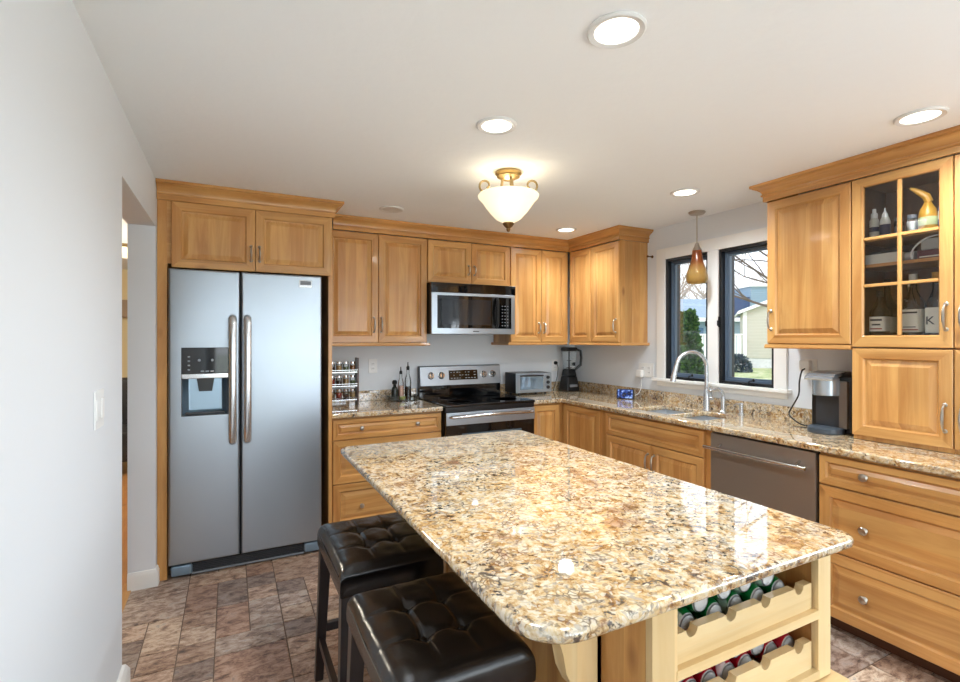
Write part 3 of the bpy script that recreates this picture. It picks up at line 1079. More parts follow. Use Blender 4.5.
# left door with dispenser hole
hu0, hu1, hz0, hz1 = -0.262, -0.010, 0.968, 1.382
u0, u1 = -0.329, SEAM0
mb = MB().rings(TF, [(u0, u1, dz0, dz1, 0.0), (u0, u1, dz0, dz1, 0.058), (u0 + 0.004, u1 - 0.004, dz0 + 0.004, dz1 - 0.004, 0.068), (u0 + 0.014, u1 - 0.014, dz0 + 0.014, dz1 - 0.014, 0.073),
                     (hu0, hu1, hz0, hz1, 0.073), (hu0, hu1, hz0, hz1, 0.068)], last=False)
dl = mb.build('door', STEEL, r)
zc = 1.196
mb = MB().rings(TF, [(hu0, hu1, hz0, zc, 0.069), (hu0 + 0.006, hu1 - 0.006, hz0 + 0.006, zc, 0.069), (hu0 + 0.035, hu1 - 0.035, hz0 + 0.03, zc - 0.005, 0.012), (hu0 + 0.04, hu1 - 0.04, hz0 + 0.03, zc - 0.005, 0.010)], [1, 0, 0], capm=0, first=False)
mb.build('dispenser_recess', [plain('dispenser_steel', (150, 170, 185), 0.3, 0.85), DARKGREY], dl)
MB().rings(TF, [(hu0, hu1, 1.222, hz1, 0.066), (hu0, hu1, 1.222, hz1, 0.074), (hu0 + .003, hu1 - .003, 1.225, hz1 - .003, 0.0765)]).build('control_panel', BLACKGL, dl)
mb = MB()
for k in range(3):
    mb.tbox(TF, -0.16 + k * 0.026, -0.142 + k * 0.026, 0.0755, 0.0772, 1.234, 1.242)
for k in range(4):
    mb.tbox(TF, -0.228, -0.216, 0.0755, 0.0772, 1.245 + k * 0.026, 1.253 + k * 0.026)
for u in (-0.168, -0.098):
    mb.lathe(TF(u, 0.0760, 1.305), (0, -1, 0), [(0.008, 0), (0.008, 0.0012), (0, 0.0012)], 12)
mb.build('control_marks', plain('grey_print', (170, 178, 186), 0.5), dl)
MB().tbox(TF, hu0, hu1, 0.02, 0.080, 1.194, 1.224, bev=0.004).build('dispenser_trim', CHROME, dl)
mb = MB().prism([(-0.075, 1.196), (0.02, 1.196), (0.008, 1.115), (-0.062, 1.115)], lambda a, b, h: TF(a - 0.108, h, b), 0.015, 0.058)
mb.build('dispenser_spout', BLACK, dl)
MB().tbox(TF, hu0 + 0.02, hu1 - 0.02, 0.012, 0.07, hz0 + 0.008, hz0 + 0.022, bev=0.003).build('drip_tray', DARKGREY, dl)
# right door
u0, u1 = SEAM1, 0.548
mb = MB().rings(TF, [(u0, u1, dz0, dz1, 0.0), (u0, u1, dz0, dz1, 0.058), (u0 + 0.004, u1 - 0.004, dz0 + 0.004, dz1 - 0.004, 0.068), (u0 + 0.014, u1 - 0.014, dz0 + 0.014, dz1 - 0.014, 0.073)])
dr = mb.build('door', STEEL, r)
MB().tbox(TF, 0.403, 0.485, 0.072, 0.077, 1.774, 1.822, 0, bev=0.002).tbox(TF, 0.410, 0.478, 0.076, 0.0785, 1.790, 1.817, 1).build('badge', [CHROME, GREY], dr)
for u, dd in ((0.013, dl), (0.096, dr)):
    zs = [0.786, 0.80, 0.83, 0.9, 1.05, 1.18, 1.31, 1.46, 1.535, 1.563, 1.577]
    ws = [0.074, 0.098, 0.112, 0.122, 0.130, 0.132, 0.130, 0.122, 0.112, 0.098, 0.074]
    MB().tube([TF(u, w, z) for w, z in zip(ws, zs)], [0.012] + [0.016] * 9 + [0.012], 14, flat=1.45, up=(0, -1, 0)).build('handle', TAPST, dd)
# base grille
gl = MB().tbox(TF, -0.30, 0.545, 0.01, 0.045, 0.012, 0.072)
for k in range(5):
    gl.tbox(TF, -0.2, 0.43, 0.04, 0.052, 0.02 + k * 0.0105, 0.025 + k * 0.0105)
gl.build('base_grille', DARKGREY, r)
MB().tbox(TF, -0.21, 0.44, 0.02, 0.06, 0.008, 0.020, bev=0.004).build('grille_lip', GREY, r)
for a, b in ((-0.318, -0.205), (0.435, 0.545)):
    MB().tbox(TF, a, b, 0.0, 0.066, 0.012, 0.076, bev=0.014).build('hinge_cover', plain('blue_grey_plastic', (126, 146, 162), 0.35, 0.3), r)

# ------------------------------------------------------------------ range
g = thing('range', 'stainless and black electric range between the granite worktops', 'range', (1.87, 3.8, 0))
TG = TB(3.50)
MB().box(1.466, 2.270, 3.50, 4.09, 0.06, 0.905).build('oven_body', BLACK, g)
ck = MB().box(1.463, 2.273, 3.455, 4.05, 0.905, 0.926, bev=0.006).build('cooktop', BLACKGL, g)
mb = MB()
for (x, y, rr) in ((1.66, 3.63, 0.10), (2.07, 3.63, 0.115), (1.66, 3.88, 0.08), (2.07, 3.88, 0.09)):
    mb.lathe((x, y, 0.9261), (0, 0, 1), [(rr, 0), (rr, 0.0004), (rr - 0.004, 0.0004), (rr - 0.004, 0)], 40)
mb.build('burner_ring', plain('burner_print', (70, 72, 76), 0.2), ck)
mb = MB().tbox(TG, 1.466, 2.270, 0, 0.035, 0.868, 0.905, bev=0.004)
mb.build('front_rail', BLACK, g)
dd = MB().tbox(TG, 1.468, 2.268, 0, 0.04, 0.29, 0.866, bev=0.006).build('oven_door', BLACKGL, g)
MB().tbox(TG, 1.468, 2.268, 0.036, 0.046, 0.768, 0.866, bev=0.004).build('door_trim', STEEL, dd)
MB().tube([TG(1.50, 0.044, 0.832), TG(1.51, 0.072, 0.834), TG(1.56, 0.082, 0.836), TG(1.87, 0.09, 0.84), TG(2.18, 0.082, 0.836), TG(2.23, 0.072, 0.834), TG(2.24, 0.044, 0.832)], 0.013, 12).build('handle', CHROME, dd)
MB().rings(TG, [(1.60, 2.14, 0.40, 0.70, 0.039), (1.60, 2.14, 0.40, 0.70, 0.043), (1.62, 2.12, 0.42, 0.68, 0.043), (1.62, 2.12, 0.42, 0.68, 0.041)]).build('oven_window', plain('oven_window_tint', (90, 108, 122), 0.08, 0.4), dd)
MB().tbox(TG, 1.468, 2.268, 0, 0.04, 0.075, 0.28, bev=0.006).build('storage_drawer', STEEL, g)
# backguard
bgd = MB().prism([(4.055, 0.926), (4.055, 1.02), (4.045, 1.03), (4.07, 1.19), (4.09, 1.195), (4.11, 1.19), (4.11, 0.9)], lambda a, b, h: (h, a, b), 1.470, 2.275).build('backguard', BLACKGL, g)
tilt = lambda z: 4.043 + (z - 1.03) * 0.156
mb = MB()
mb.prism([(tilt(1.022) - 0.004, 1.022), (tilt(1.185) - 0.004, 1.185), (tilt(1.19) + 0.012, 1.195), (tilt(1.022) + 0.012, 1.022)], lambda a, b, h: (h, a, b), 1.474, 2.271)
pn = mb.build('control_fascia', STEEL, bgd)
mb = MB().prism([(tilt(1.066) - 0.007, 1.066), (tilt(1.152) - 0.007, 1.152), (tilt(1.152) + 0.004, 1.152), (tilt(1.066) + 0.004, 1.066)], lambda a, b, h: (h, a, b), 1.745, 2.03)
pd = mb.build('display', BLACKGL, bgd)
mb = MB()
rk = random.Random(3)
for row in range(3):
    for k in range(9):
        if rk.random() < 0.75:
            zz = 1.078 + row * 0.026
            x = 1.76 + k * 0.029
            y = tilt(zz) - 0.0078
            mb.box(x, x + rk.choice((0.009, 0.014, 0.018)), y, y + 0.002, zz, zz + 0.006)
mb.build('display_marks', plain('display_print', (170, 176, 180), 0.5), bgd)
for x in (1.572, 1.672, 2.095, 2.187):
    y = tilt(1.108)
    m = MB().lathe((x, y - 0.003, 1.108), (0, -1, 0.15), [(0.032, 0), (0.032, 0.004), (0.027, 0.006), (0.025, 0.024), (0.022, 0.028), (0, 0.028)], 20)
    kb = m.build('knob', WHITE if False else CHROME, g)
    MB().box(x - 0.003, x + 0.003, y - 0.037, y - 0.03, 1.09, 1.134, bev=0.001).build('pointer', BLACK, kb)

# ------------------------------------------------------------------ microwave
m_ = thing('microwave', 'over-the-range stainless microwave with black keypad', 'microwave', (1.84, 3.93, 1.474))
TM = TB(3.74)
MX0, MX1 = 1.452, 2.238
MB().box(MX0, MX1, 3.742, 4.13, 1.476, 1.897).build('oven_body', BLACK, m_)
MB().tbox(TM, MX0 - 0.004, MX1 + 0.004, 0, 0.02, 1.816, 1.896, bev=0.004).build('vent_strip', BLACKGL, m_)
# bowed front: door frame as strips
def bow(u):
    t = (u - MX0) / (MX1 - MX0)
    return 0.016 + 0.022 * (1 - (2 * t - 1) ** 2)


def bow_plate(u0, u1, z0, z1, w, n=10):
    k = MB()
    vs, fs = [], []
    for i in range(n + 1):
        u = u0 + (u1 - u0) * i / n
        vs += [TM(u, 0, z0), TM(u, bow(u) + w, z0), TM(u, bow(u) + w, z1), TM(u, 0, z1)]
    for i in range(n):
        for q in range(4):
            q2 = (q + 1) % 4
            fs.append((4 * i + q, 4 * i + q2, 4 * i + 4 + q2, 4 * i + 4 + q))
    fs += [(0, 1, 2, 3), (4 * n, 4 * n + 1, 4 * n + 2, 4 * n + 3)]
    return k.add(vs, fs)


fd = bow_plate(MX0, MX1, 1.474, 1.815, 0.0).build('door', STEEL, m_, bev=0.003)
bow_plate(1.50, 2.196, 1.522, 1.792, 0.002).build('door_glass', BLACKGL, fd)
bow_plate(1.535, 1.985, 1.552, 1.762, 0.003).build('door_window', plain('microwave_mesh_window', (46, 48, 52), 0.06, 0.2), fd)
mb = MB()
for q in range(7):
    for k in range(3):
        u = 2.095 + k * 0.028
        zz = 1.545 + q * 0.028
        y = TM(0, bow(u) + 0.0035, 0)[1]
        mb.box(u, u + 0.012, y, y + 0.004, zz, zz + 0.007)
bow_plate(2.085, 2.19, 1.53, 1.785, 0.0035).build('keypad', BLACKGL, m_)
mb.build('keypad_marks', GREY, m_)
MB().tube([TM(2.045, bow(2.045) + 0.004, 1.535), TM(2.04, bow(2.045) + 0.03, 1.56), TM(2.035, bow(2.045) + 0.04, 1.66), TM(2.04, bow(2.045) + 0.03, 1.76), TM(2.045, bow(2.045) + 0.004, 1.785)], 0.011, 10).build('handle', BLACK, fd)
y = TM(0, bow(1.84), 0)[1]
MB().box(1.815, 1.872, y - 0.001, y + 0.005, 1.493, 1.501).build('badge', DARKGREY, fd)

# ------------------------------------------------------------------ dishwasher
dw = thing('dishwasher', 'stainless dishwasher with bar handle under the granite worktop', 'dishwasher', (2.9, 1.72, 0))
DWS = steel('dishwasher_steel', axis='y', rgb=(158, 152, 144), rough=0.36, metal=0.8)
MB().box(2.63, 3.20, 1.424, 2.026, 0.1, 0.872).build('tub', BLACK, dw)
TDW = TR(2.63)
MB().tbox(TDW, 1.424, 2.024, 0, 0.035, 0.11, 0.868, bev=0.005).build('door', DWS, dw)
MB().tbox(TDW, 1.43, 2.02, -0.06, -0.05, 0.004, 0.1).build('toe_plate', BLACKM, dw)
hb = MB().tube([TDW(2.035, 0.082, 0.786), TDW(1.448, 0.082, 0.786)], 0.0105, 12)
for u in (1.95, 1.50):
    hb.tube([TDW(u, 0.03, 0.81), TDW(u, 0.055, 0.80), TDW(u, 0.082, 0.787)], 0.007, 10)
hb.build('handle', CHROME, dw)

# ------------------------------------------------------------------ island
IX0, IX1, IY0, IY1 = 0.465, 1.492, 0.703, 2.425


def round_poly(x0, x1, y0, y1, rad):
    pts = []
    for (cx, cy, a0, rr) in ((x0, y0, pi, rad[0]), (x1, y0, 1.5 * pi, rad[1]), (x1, y1, 0, rad[2]), (x0, y1, 0.5 * pi, rad[3])):
        ox = cx + (rr if cx == x0 else -rr)
        oy = cy + (rr if cy == y0 else -rr)
        for k in range(9):
            a = a0 + k / 8 * pi / 2
            pts.append((ox + rr * cos(a), oy + rr * sin(a)))
    return pts


it = MB().prism(round_poly(IX0, IX1, IY0, IY1, (0.11, 0.05, 0.06, 0.06)), lambda a, b, h: (a, b, h), 0.8855, ZT1).build('island_worktop', GRANITE, None, (1.0, 1.55, 0.8855), bev=0.011)
tag(it, 'large gold granite slab with rounded corners on top of the island', 'worktop')

isl = thing('kitchen_island', 'maple kitchen island with drink-can racks in its near end', 'island', (1.15, 1.5, 0))
BX0, BX1, BY0, BY1 = 0.815, 1.495, 0.80, 2.33
RY = 1.05   # back of the can racks
OX0, OX1 = 0.893, 1.436
mb = MB().box(BX0, BX1, RY, BY1, 0.1, 0.885).box(BX0 + 0.01, BX1 - 0.01, BY0, BY1, 0.1, 0.505)
mb.build('cabinet_body', WZ, isl)
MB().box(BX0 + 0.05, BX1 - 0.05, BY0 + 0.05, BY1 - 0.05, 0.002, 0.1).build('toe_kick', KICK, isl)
# near end: stiles, rails and inner sides
MB().box(BX0, OX0, BY0 - 0.02, BY0, 0.50, 0.885, 0, bev=0.002).build('stile', PZ, isl)
MB().box(OX1, BX1, BY0 - 0.02, BY0, 0.50, 0.885, 0, bev=0.002).build('stile', PZ, isl)
MB().box(BX0, OX0 - 0.02, BY0, RY, 0.50, 0.885).build('side_panel', WZ, isl)
MB().box(OX1 + 0.02, BX1, BY0, RY, 0.50, 0.885).build('side_panel', WZ, isl)
MB().box(OX0 - 0.02, OX0 - 0.004, BY0, RY, 0.505, 0.885).build('rack_lining', WZ, isl)
MB().box(OX1 + 0.004, OX1 + 0.02, BY0, RY, 0.505, 0.885).build('rack_lining', WZ, isl)
MB().box(BX0 - 0.03, BX1 + 0.03, BY0 - 0.055, BY0 + 0.02, 0.43, 0.497, bev=0.006).build('base_moulding', PX, isl)
for z, nm in ((0.668, 'a'), (0.503, 'b')):
    MB().box(OX0 - 0.004, OX1 + 0.004, BY0 - 0.022, RY, z, z + 0.024, bev=0.002).build('shelf', PX, isl)
# scalloped rack boards
def rack_board(zb, zt, notches, y0=BY0 - 0.006, y1=BY0 + 0.016):
    poly = [(OX0 - 0.004, zb), (OX1 - 0.008, zb), (OX1 - 0.008, zt)]
    rr = 0.019
    for xn in sorted(notches, reverse=True):
        for k in range(9):
            a = -k / 8 * pi
            poly.append((xn + rr * cos(a), zt + rr * sin(a) * 1.0))
    poly.append((OX0 - 0.004, zt))
    return MB().prism(poly, lambda a, b, h: (a, h, b), y0, y1)


NOT = [0.955, 1.094, 1.229, 1.372]
rack_board(0.692, 0.762, NOT).build('rack_board', PX, isl, smooth=25)
rack_board(0.527, 0.602, NOT).build('rack_board', PX, isl, smooth=25)
for z in (0.692, 0.527):
    MB().box(OX0, OX1, BY0 + 0.016, RY, z, z + 0.018).build('rack_floor', WX, isl)
# left side facing the stools: framed panels and a bracket under the overhang
TI = TR(BX0)
for (a, b) in ((0.945, 1.35), (1.40, 1.85), (1.90, 2.31)):
    MB().rings(TI, [(a, b, 0.14, 0.86, 0.0), (a, b, 0.14, 0.86, 0.012), (a + 0.05, b - 0.05, 0.2, 0.8, 0.012), (a + 0.055, b - 0.055, 0.205, 0.795, 0.004)], [(0, 0)] * 3, first=False).build('side_frame', [WZ, WY], isl)
for yb in (0.945, 2.10):
    prof = [(0, 0.885), (0.255, 0.885), (0.255, 0.845), (0.235, 0.82), (0.20, 0.80), (0.16, 0.775), (0.13, 0.735), (0.115, 0.69), (0.105, 0.64), (0.085, 0.60), (0.05, 0.575), (0.0, 0.56)]
    MB().prism(prof, lambda a, b, h: (BX0 - 0.0 - a, h, b), yb, yb + 0.045).build('bracket', PZ, isl, smooth=40)
# drink cans
CANSIL = plain('can_aluminium', (222, 225, 228), 0.3, 0.55)


def can_mat(name, c1, c2):
    m, nt, b, n, l = new_mat(name)
    tc = n.new('ShaderNodeTexCoord')
    nz = n.new('ShaderNodeTexNoise')
    nz.inputs['Scale'].default_value = 16
    nz.inputs['Detail'].default_value = 1
    oi = n.new('ShaderNodeObjectInfo')
    ad = n.new('ShaderNodeVectorMath')
    ad.operation = 'ADD'
    l.new(tc.outputs['Object'], ad.inputs[0])
    l.new(mth(n, l, 'MULTIPLY', oi.outputs['Random'], 20.0), ad.inputs[1])
    l.new(ad.outputs[0], nz.inputs['Vector'])
    r = ramp(n, [(0.60, srgb(*c1)), (0.635, srgb(*c2))])
    l.new(nz.outputs['Fac'], r.inputs[0])
    l.new(r.outputs[0], b.inputs['Base Color'])
    b.inputs['Roughness'].default_value = 0.28
    b.inputs['Metallic'].default_value = 0.35
    return m


GREENC = can_mat('green_can_paint', (8, 112, 52), (214, 232, 220))
REDC = can_mat('red_can_paint', (176, 22, 44), (236, 226, 228))
CR = 0.0325


def make_can(matl, label, grp):
    c = thing('drink_can', label, 'can', (0, 0, 0), grp)
    # axis along y, lid at y=0 facing the camera
    prof = [(0.024, 0.0), (0.0265, 0.0), (0.0275, 0.003), (CR, 0.016), (CR, 0.108), (0.028, 0.119), (0.024, 0.121)]
    MB().lathe((0, 0, 0), (0, 1, 0), prof, 24, [1, 1, 0, 0, 0, 1]).build('can_body', [matl, CANSIL], c)
    ld = MB().lathe((0, 0.0, 0), (0, 1, 0), [(0.0262, -0.001), (0.0235, -0.001), (0.0225, 0.004), (0.016, 0.0035), (0, 0.0035)], 24).build('lid', CANSIL, c)
    MB().box(-0.006, 0.006, 0.0012, 0.0032, -0.004, 0.012, bev=0.001).box(-0.004, 0.004, 0.0014, 0.003, -0.013, -0.005, bev=0.001).build('pull_tab', CANSIL, ld)
    return c


def rest(xa, xb, z, r2=2 * CR + 0.001):
    dx = (xb - xa) / 2
    return ((xa + xb) / 2, z + sqrt(r2 * r2 - dx * dx))


ORD = ['first', 'second', 'third', 'fourth', 'fifth', 'sixth', 'seventh', 'eighth']
gx = [0.985, 1.085, 1.167, 1.253, 1.345]
rx = [0.93, 0.998, 1.066, 1.134, 1.204, 1.315, 1.386]
zg, zr = 0.711 + CR, 0.546 + CR
gl_ = [(x, zg) for x in gx]
gu = [rest(gx[i], gx[i + 1], zg) for i in range(4)]
# the last upper can leans on the lining
rl = [(x, zr) for x in rx]
ru = [rest(rx[i], rx[i + 1], zr) for i in range(4)] + [rest(rx[4], rx[5], zr)]
first = {}
for (pts, colr, matl, row, shelf) in ((gl_, 'green', GREENC, 'bottom', 'upper'), (gu, 'green', GREENC, 'top', 'upper'), (rl, 'red', REDC, 'bottom', 'lower'), (ru, 'red', REDC, 'top', 'lower')):
    for k, (x, z) in enumerate(pts):
        lab = '%s drink can, %s from the left, %s layer of the %s rack' % (colr, ORD[k], row, shelf)
        if colr not in first:
            c = first[colr] = make_can(matl, lab, colr + ' cans in the island rack')
        else:
            c = copy_tree(first[colr], None, lab)
        c.location = (x, 0.832 + (0.003 if row == 'top' else 0) + 0.002 * (k % 3), z)
        c.rotation_euler = (0, RND.uniform(-1.2, 1.2), 0)

# ------------------------------------------------------------------ stools
def make_stool(label):
    s = thing('bar_stool', label, 'stool', (0, 0, 0), 'backless bar stools at the island')
    hx, hy, zt, zb = 0.186, 0.24, 0.660, 0.566
    N, M = 64, 76
    vs, fs = [], []
    xl, yl = (-0.055, 0.055), (-0.075, 0.075)
    rad = 0.035

    def prof(u, h):
        """rounded shoulder: parameter -1..1 to position and drop"""
        a = abs(u)
        k = 0.80
        if a <= k:
            return math.copysign(a / k * (h - rad), u), 0.0
        th = (a - k) / (1 - k) * pi / 2
        return math.copysign(h - rad + rad * sin(th), u), rad * (1 - cos(th))
    for i in range(N + 1):
        for j in range(M + 1):
            u, v = -1 + 2 * i / N, -1 + 2 * j / M
            x, dx = prof(u, hx)
            y, dy = prof(v, hy)
            z = zt - max(dx, dy) - 0.35 * min(dx, dy)
            ed = max(0, 1 - (max(abs(x) / hx, 0)) ** 4) * max(0, 1 - (abs(y) / hy) ** 4)
            cre = 0
            for q in xl:
                cre = max(cre, math.exp(-((x - q) / 0.006) ** 2) * (0.004 if abs(y) > 0.08 else 0.007))
            for q in yl:
                cre = max(cre, math.exp(-((y - q) / 0.006) ** 2) * (0.004 if abs(x) > 0.06 else 0.007))
            but = 0
            for p in xl:
                for q in yl:
                    but += 0.016 * math.exp(-((x - p) ** 2 + (y - q) ** 2) / 0.0007)
            wr = 0.0016 * mnoise.noise(Vector((x * 22, y * 22, 1.3)))
            vs.append((x, y, z + ed * (0.010 - cre - but) + wr))
    for i in range(N):
        for j in range(M):
            a = i * (M + 1) + j
            fs.append((a, a + 1, a + M + 2, a + M + 1))
    # skirt
    loop = [i * (M + 1) for i in range(N + 1)] + [N * (M + 1) + j for j in range(1, M + 1)] + [i * (M + 1) + M for i in range(N - 1, -1, -1)] + [j for j in range(M - 1, 0, -1)]
    o = len(vs)
    for lev, zz, sc in ((0, zb + 0.03, 1.004), (1, zb + 0.006, 1.0), (2, zb, 0.985)):
        for q in loop:
            vs.append((vs[q][0] * sc, vs[q][1] * sc, zz + 0.0025 * mnoise.noise(Vector((vs[q][0] * 14, vs[q][1] * 14, 4 + lev)))))
    L = len(loop)
    prev = loop
    for lev in range(3):
        cur = list(range(o + lev * L, o + (lev + 1) * L))
        for q in range(L):
            q2 = (q + 1) % L
            fs.append((prev[q], prev[q2], cur[q2], cur[q]))
        prev = cur
    fs.append(tuple(prev))
    st = MB().add(vs, fs).build('seat', LEATHER, s, smooth=80)
    for p in xl:
        for q in yl:
            MB().lathe((p, q, zt - 0.012), (0, 0, 1), [(0.011, 0), (0.011, 0.003), (0.008, 0.006), (0, 0.007)], 14).build('button', LEATHER, st)
    # sewn edge seams
    for sx in (-1, 1):
        MB().tube([(sx * (hx - 0.002), -hy + 0.03, zt - 0.03), (sx * (hx + 0.001), 0, zt - 0.033), (sx * (hx - 0.002), hy - 0.03, zt - 0.03)], 0.003, 6).build('piping', LEATHER, st)
    for sx in (-1, 1):
        for sy in (-1, 1):
            T_, B_ = Vector((sx * 0.158, sy * 0.212, zb + 0.01)), Vector((sx * 0.18, sy * 0.245, 0.001))
            m = MB()
            vs2 = []
            for P_, h in ((B_, 0.0165), (T_, 0.023)):
                vs2 += [(P_.x - h, P_.y - h, P_.z), (P_.x + h, P_.y - h, P_.z), (P_.x + h, P_.y + h, P_.z), (P_.x - h, P_.y + h, P_.z)]
            m.add(vs2, [(0, 1, 2, 3), (4, 5, 6, 7), (0, 1, 5, 4), (1, 2, 6, 5), (2, 3, 7, 6), (3, 0, 4, 7)])
            m.build('leg', WDARK, s, bev=0.003)
    MB().box(-0.165, 0.165, -0.222, 0.222, zb - 0.03, zb + 0.012).build('seat_frame', WDARK, s)
    for sx in (-1, 1):
        MB().box(sx * 0.172 - 0.011, sx * 0.172 + 0.011, -0.23, 0.23, 0.155, 0.19, bev=0.002).build('stretcher', WDARK, s)
    for sy in (-1, 1):
        MB().box(-0.17, 0.17, sy * 0.233 - 0.011, sy * 0.233 + 0.011, 0.205, 0.24, bev=0.002).build('stretcher', WDARK, s)
    return s


st1 = make_stool('black tufted leather bar stool nearest the camera, cut by the bottom edge')
st1.location = (0.503, 1.285, 0)
st2 = copy_tree(st1, None, 'black tufted leather bar stool further back, in front of the refrigerator and drawers')
st2.location = (0.512, 1.91, 0)

# ------------------------------------------------------------------ ceiling lights
def downlight(label, x, y, lit, watts=57):
    d = thing('recessed_light', label, 'ceiling light', (x, y, ZC))
    MB().lathe((x, y, ZC - 0.0005), (0, 0, -1), [(0.088, 0), (0.088, 0.004), (0.082, 0.009), (0.066, 0.006), (0.064, 0.001)], 36).build('trim_ring', plain('trim_white', (226, 226, 224), 0.35), d)
    MB().lathe((x, y, ZC - 0.001), (0, 0, -1), [(0.065, 0), (0.064, 0.004), (0.0, 0.006)], 36).build('lens', LENS if lit else LENSOFF, d)
    if lit:
        add_light('downlight_lamp', 'SPOT', (x, y, ZC - 0.02), watts, (0.85, 0.93, 1.0), (0, 0, 0), spot_size=radians(165), spot_blend=1.0, shadow_soft_size=0.06)
    return d


downlight('lit recessed ceiling light nearest the camera, top of the photo', 1.037, 1.134, True)
downlight('lit recessed ceiling light in front of the ceiling bowl lamp', 1.035, 1.877, True, 66)
downlight('lit recessed ceiling light over the glass-front cabinet', 2.57, 0.998, True)
downlight('lit recessed ceiling light near the amber pendant, in front of window', 2.57, 2.19, True)
downlight('unlit recessed ceiling light above the cabinets beside the refrigerator', 1.03, 3.43, False)
downlight('lit recessed ceiling light in the far corner over the blender', 2.55, 3.40, True, 42)

fx, fy = 1.384, 2.375
fl_ = thing('bowl_ceiling_lamp', 'lit semi-flush ceiling lamp with alabaster bowl and brass scrolls', 'ceiling lamp', (fx, fy, ZC))
MB().lathe((fx, fy, ZC - 0.0005), (0, 0, -1), [(0.072, 0), (0.074, 0.012), (0.062, 0.022), (0.064, 0.028), (0.035, 0.042), (0.012, 0.046)], 28).build('ceiling_plate', BRASS, fl_)
m = MB()
for k in range(3):
    a = 2 * pi * k / 3 + 0.4
    m.tube([(fx + 0.034 * cos(a), fy + 0.034 * sin(a), ZC - 0.035), (fx + 0.038 * cos(a), fy + 0.038 * sin(a), ZC - 0.08), (fx + 0.05 * cos(a), fy + 0.05 * sin(a), ZC - 0.12)], 0.008, 8)
m.build('stem', BRASS, fl_)
for k in range(3):
    a = -0.47 + pi + 2 * pi * k / 3 if False else [-YAW, pi - YAW, pi / 2 - YAW][k]
    P = []
    for q in range(26):
        t = q / 25
        if t < 0.35:
            s_ = t / 0.35
            h, z = 0.045 + 0.053 * s_, ZC - 0.105 - 0.02 * sin(pi * s_)
        else:
            s_ = (t - 0.35) / 0.65
            ang = -pi * 0.75 + s_ * 2.1 * pi
            rr = 0.042 - 0.026 * s_
            h, z = 0.128 + rr * cos(ang), ZC - 0.075 + rr * sin(ang)
        P.append((fx + h * cos(a), fy + h * sin(a), z))
    MB().tube(P, 0.006, 8).build('scroll_arm', BRASS, fl_)
BOWL = plain('lit_alabaster', (212, 204, 178), 0.4, emit=(255, 238, 200), estr=0.72)
bp_ = [(0.166, ZC - 0.128), (0.170, ZC - 0.134), (0.166, ZC - 0.146), (0.146, ZC - 0.166), (0.128, ZC - 0.192), (0.104, ZC - 0.225), (0.07, ZC - 0.262), (0.03, ZC - 0.284), (0.012, ZC - 0.286)]
MB().lathe((fx, fy, 0), (0, 0, 1), bp_ + [(0.0, ZC - 0.278), (0.06, ZC - 0.252), (0.096, ZC - 0.218), (0.12, ZC - 0.188), (0.14, ZC - 0.16), (0.16, ZC - 0.128)], 48).build('glass_bowl', BOWL, fl_)
MB().lathe((fx, fy, ZC - 0.283), (0, 0, -1), [(0.03, 0), (0.032, 0.008), (0.022, 0.022), (0.01, 0.032), (0.012, 0.038), (0.006, 0.05), (0, 0.052)], 18).build('finial', BRONZE, fl_)
add_light('bowl_lamp', 'POINT', (fx, fy, ZC - 0.13), 4.5, (1, 0.94, 0.84), shadow_soft_size=0.08)

px_, py_ = 3.05, 2.492
pe = thing('pendant_lamp', 'amber crackle-glass pendant lamp hanging in front of the left window', 'pendant lamp', (px_, py_, ZC))
MB().lathe((px_, py_, ZC - 0.0005), (0, 0, -1), [(0.058, 0), (0.06, 0.006), (0.05, 0.018), (0.012, 0.024)], 24).build('ceiling_plate', NICKEL, pe)
MB().tube([(px_, py_, ZC - 0.02), (px_, py_, 2.13)], 0.0035, 8).build('rod', NICKEL, pe)
MB().lathe((px_, py_, 2.14), (0, 0, -1), [(0.008, 0), (0.014, 0.01), (0.02, 0.03), (0.032, 0.052), (0.034, 0.058)], 20).build('cap', NICKEL, pe)


def amber():
    m, nt, b, n, l = new_mat('amber_crackle_glass')
    tc = n.new('ShaderNodeTexCoord')
    ve = n.new('ShaderNodeTexVoronoi')
    ve.feature = 'DISTANCE_TO_EDGE'
    ve.inputs['Scale'].default_value = 95
    l.new(tc.outputs['Object'], ve.inputs['Vector'])
    sep = n.new('ShaderNodeSeparateXYZ')
    l.new(tc.outputs['Object'], sep.inputs[0])
    low = n.new('ShaderNodeMapRange')
    low.inputs['From Min'].default_value = -0.36
    low.inputs['From Max'].default_value = -0.43
    l.new(sep.outputs[2], low.inputs['Value'])
    lt = mth(n, l, 'LESS_THAN', ve.outputs['Distance'], 0.10)
    c = mixc(n, l, low.outputs[0], srgb(186, 104, 56), srgb(222, 186, 112))
    c = mixc(n, l, mth(n, l, 'MULTIPLY', mth(n, l, 'SUBTRACT', 1.0, lt), mth(n, l, 'MULTIPLY', low.outputs[0], 0.35)), c, srgb(120, 74, 40))
    l.new(c, b.inputs['Base Color'])
    b.inputs['Roughness'].default_value = 0.12
    b.inputs['Transmission Weight'].default_value = 0.72
    b.inputs['IOR'].default_value = 1.3
    return m


sp_ = [(0.031, 2.090), (0.033, 2.07), (0.037, 2.03), (0.046, 1.99), (0.062, 1.945), (0.072, 1.91), (0.075, 1.88), (0.071, 1.855), (0.060, 1.842)]
MB().lathe((px_, py_, 0), (0, 0, 1), sp_ + [(r_ - 0.004, z_) for r_, z_ in sp_[::-1]], 36).build('glass_shade', amber(), pe)

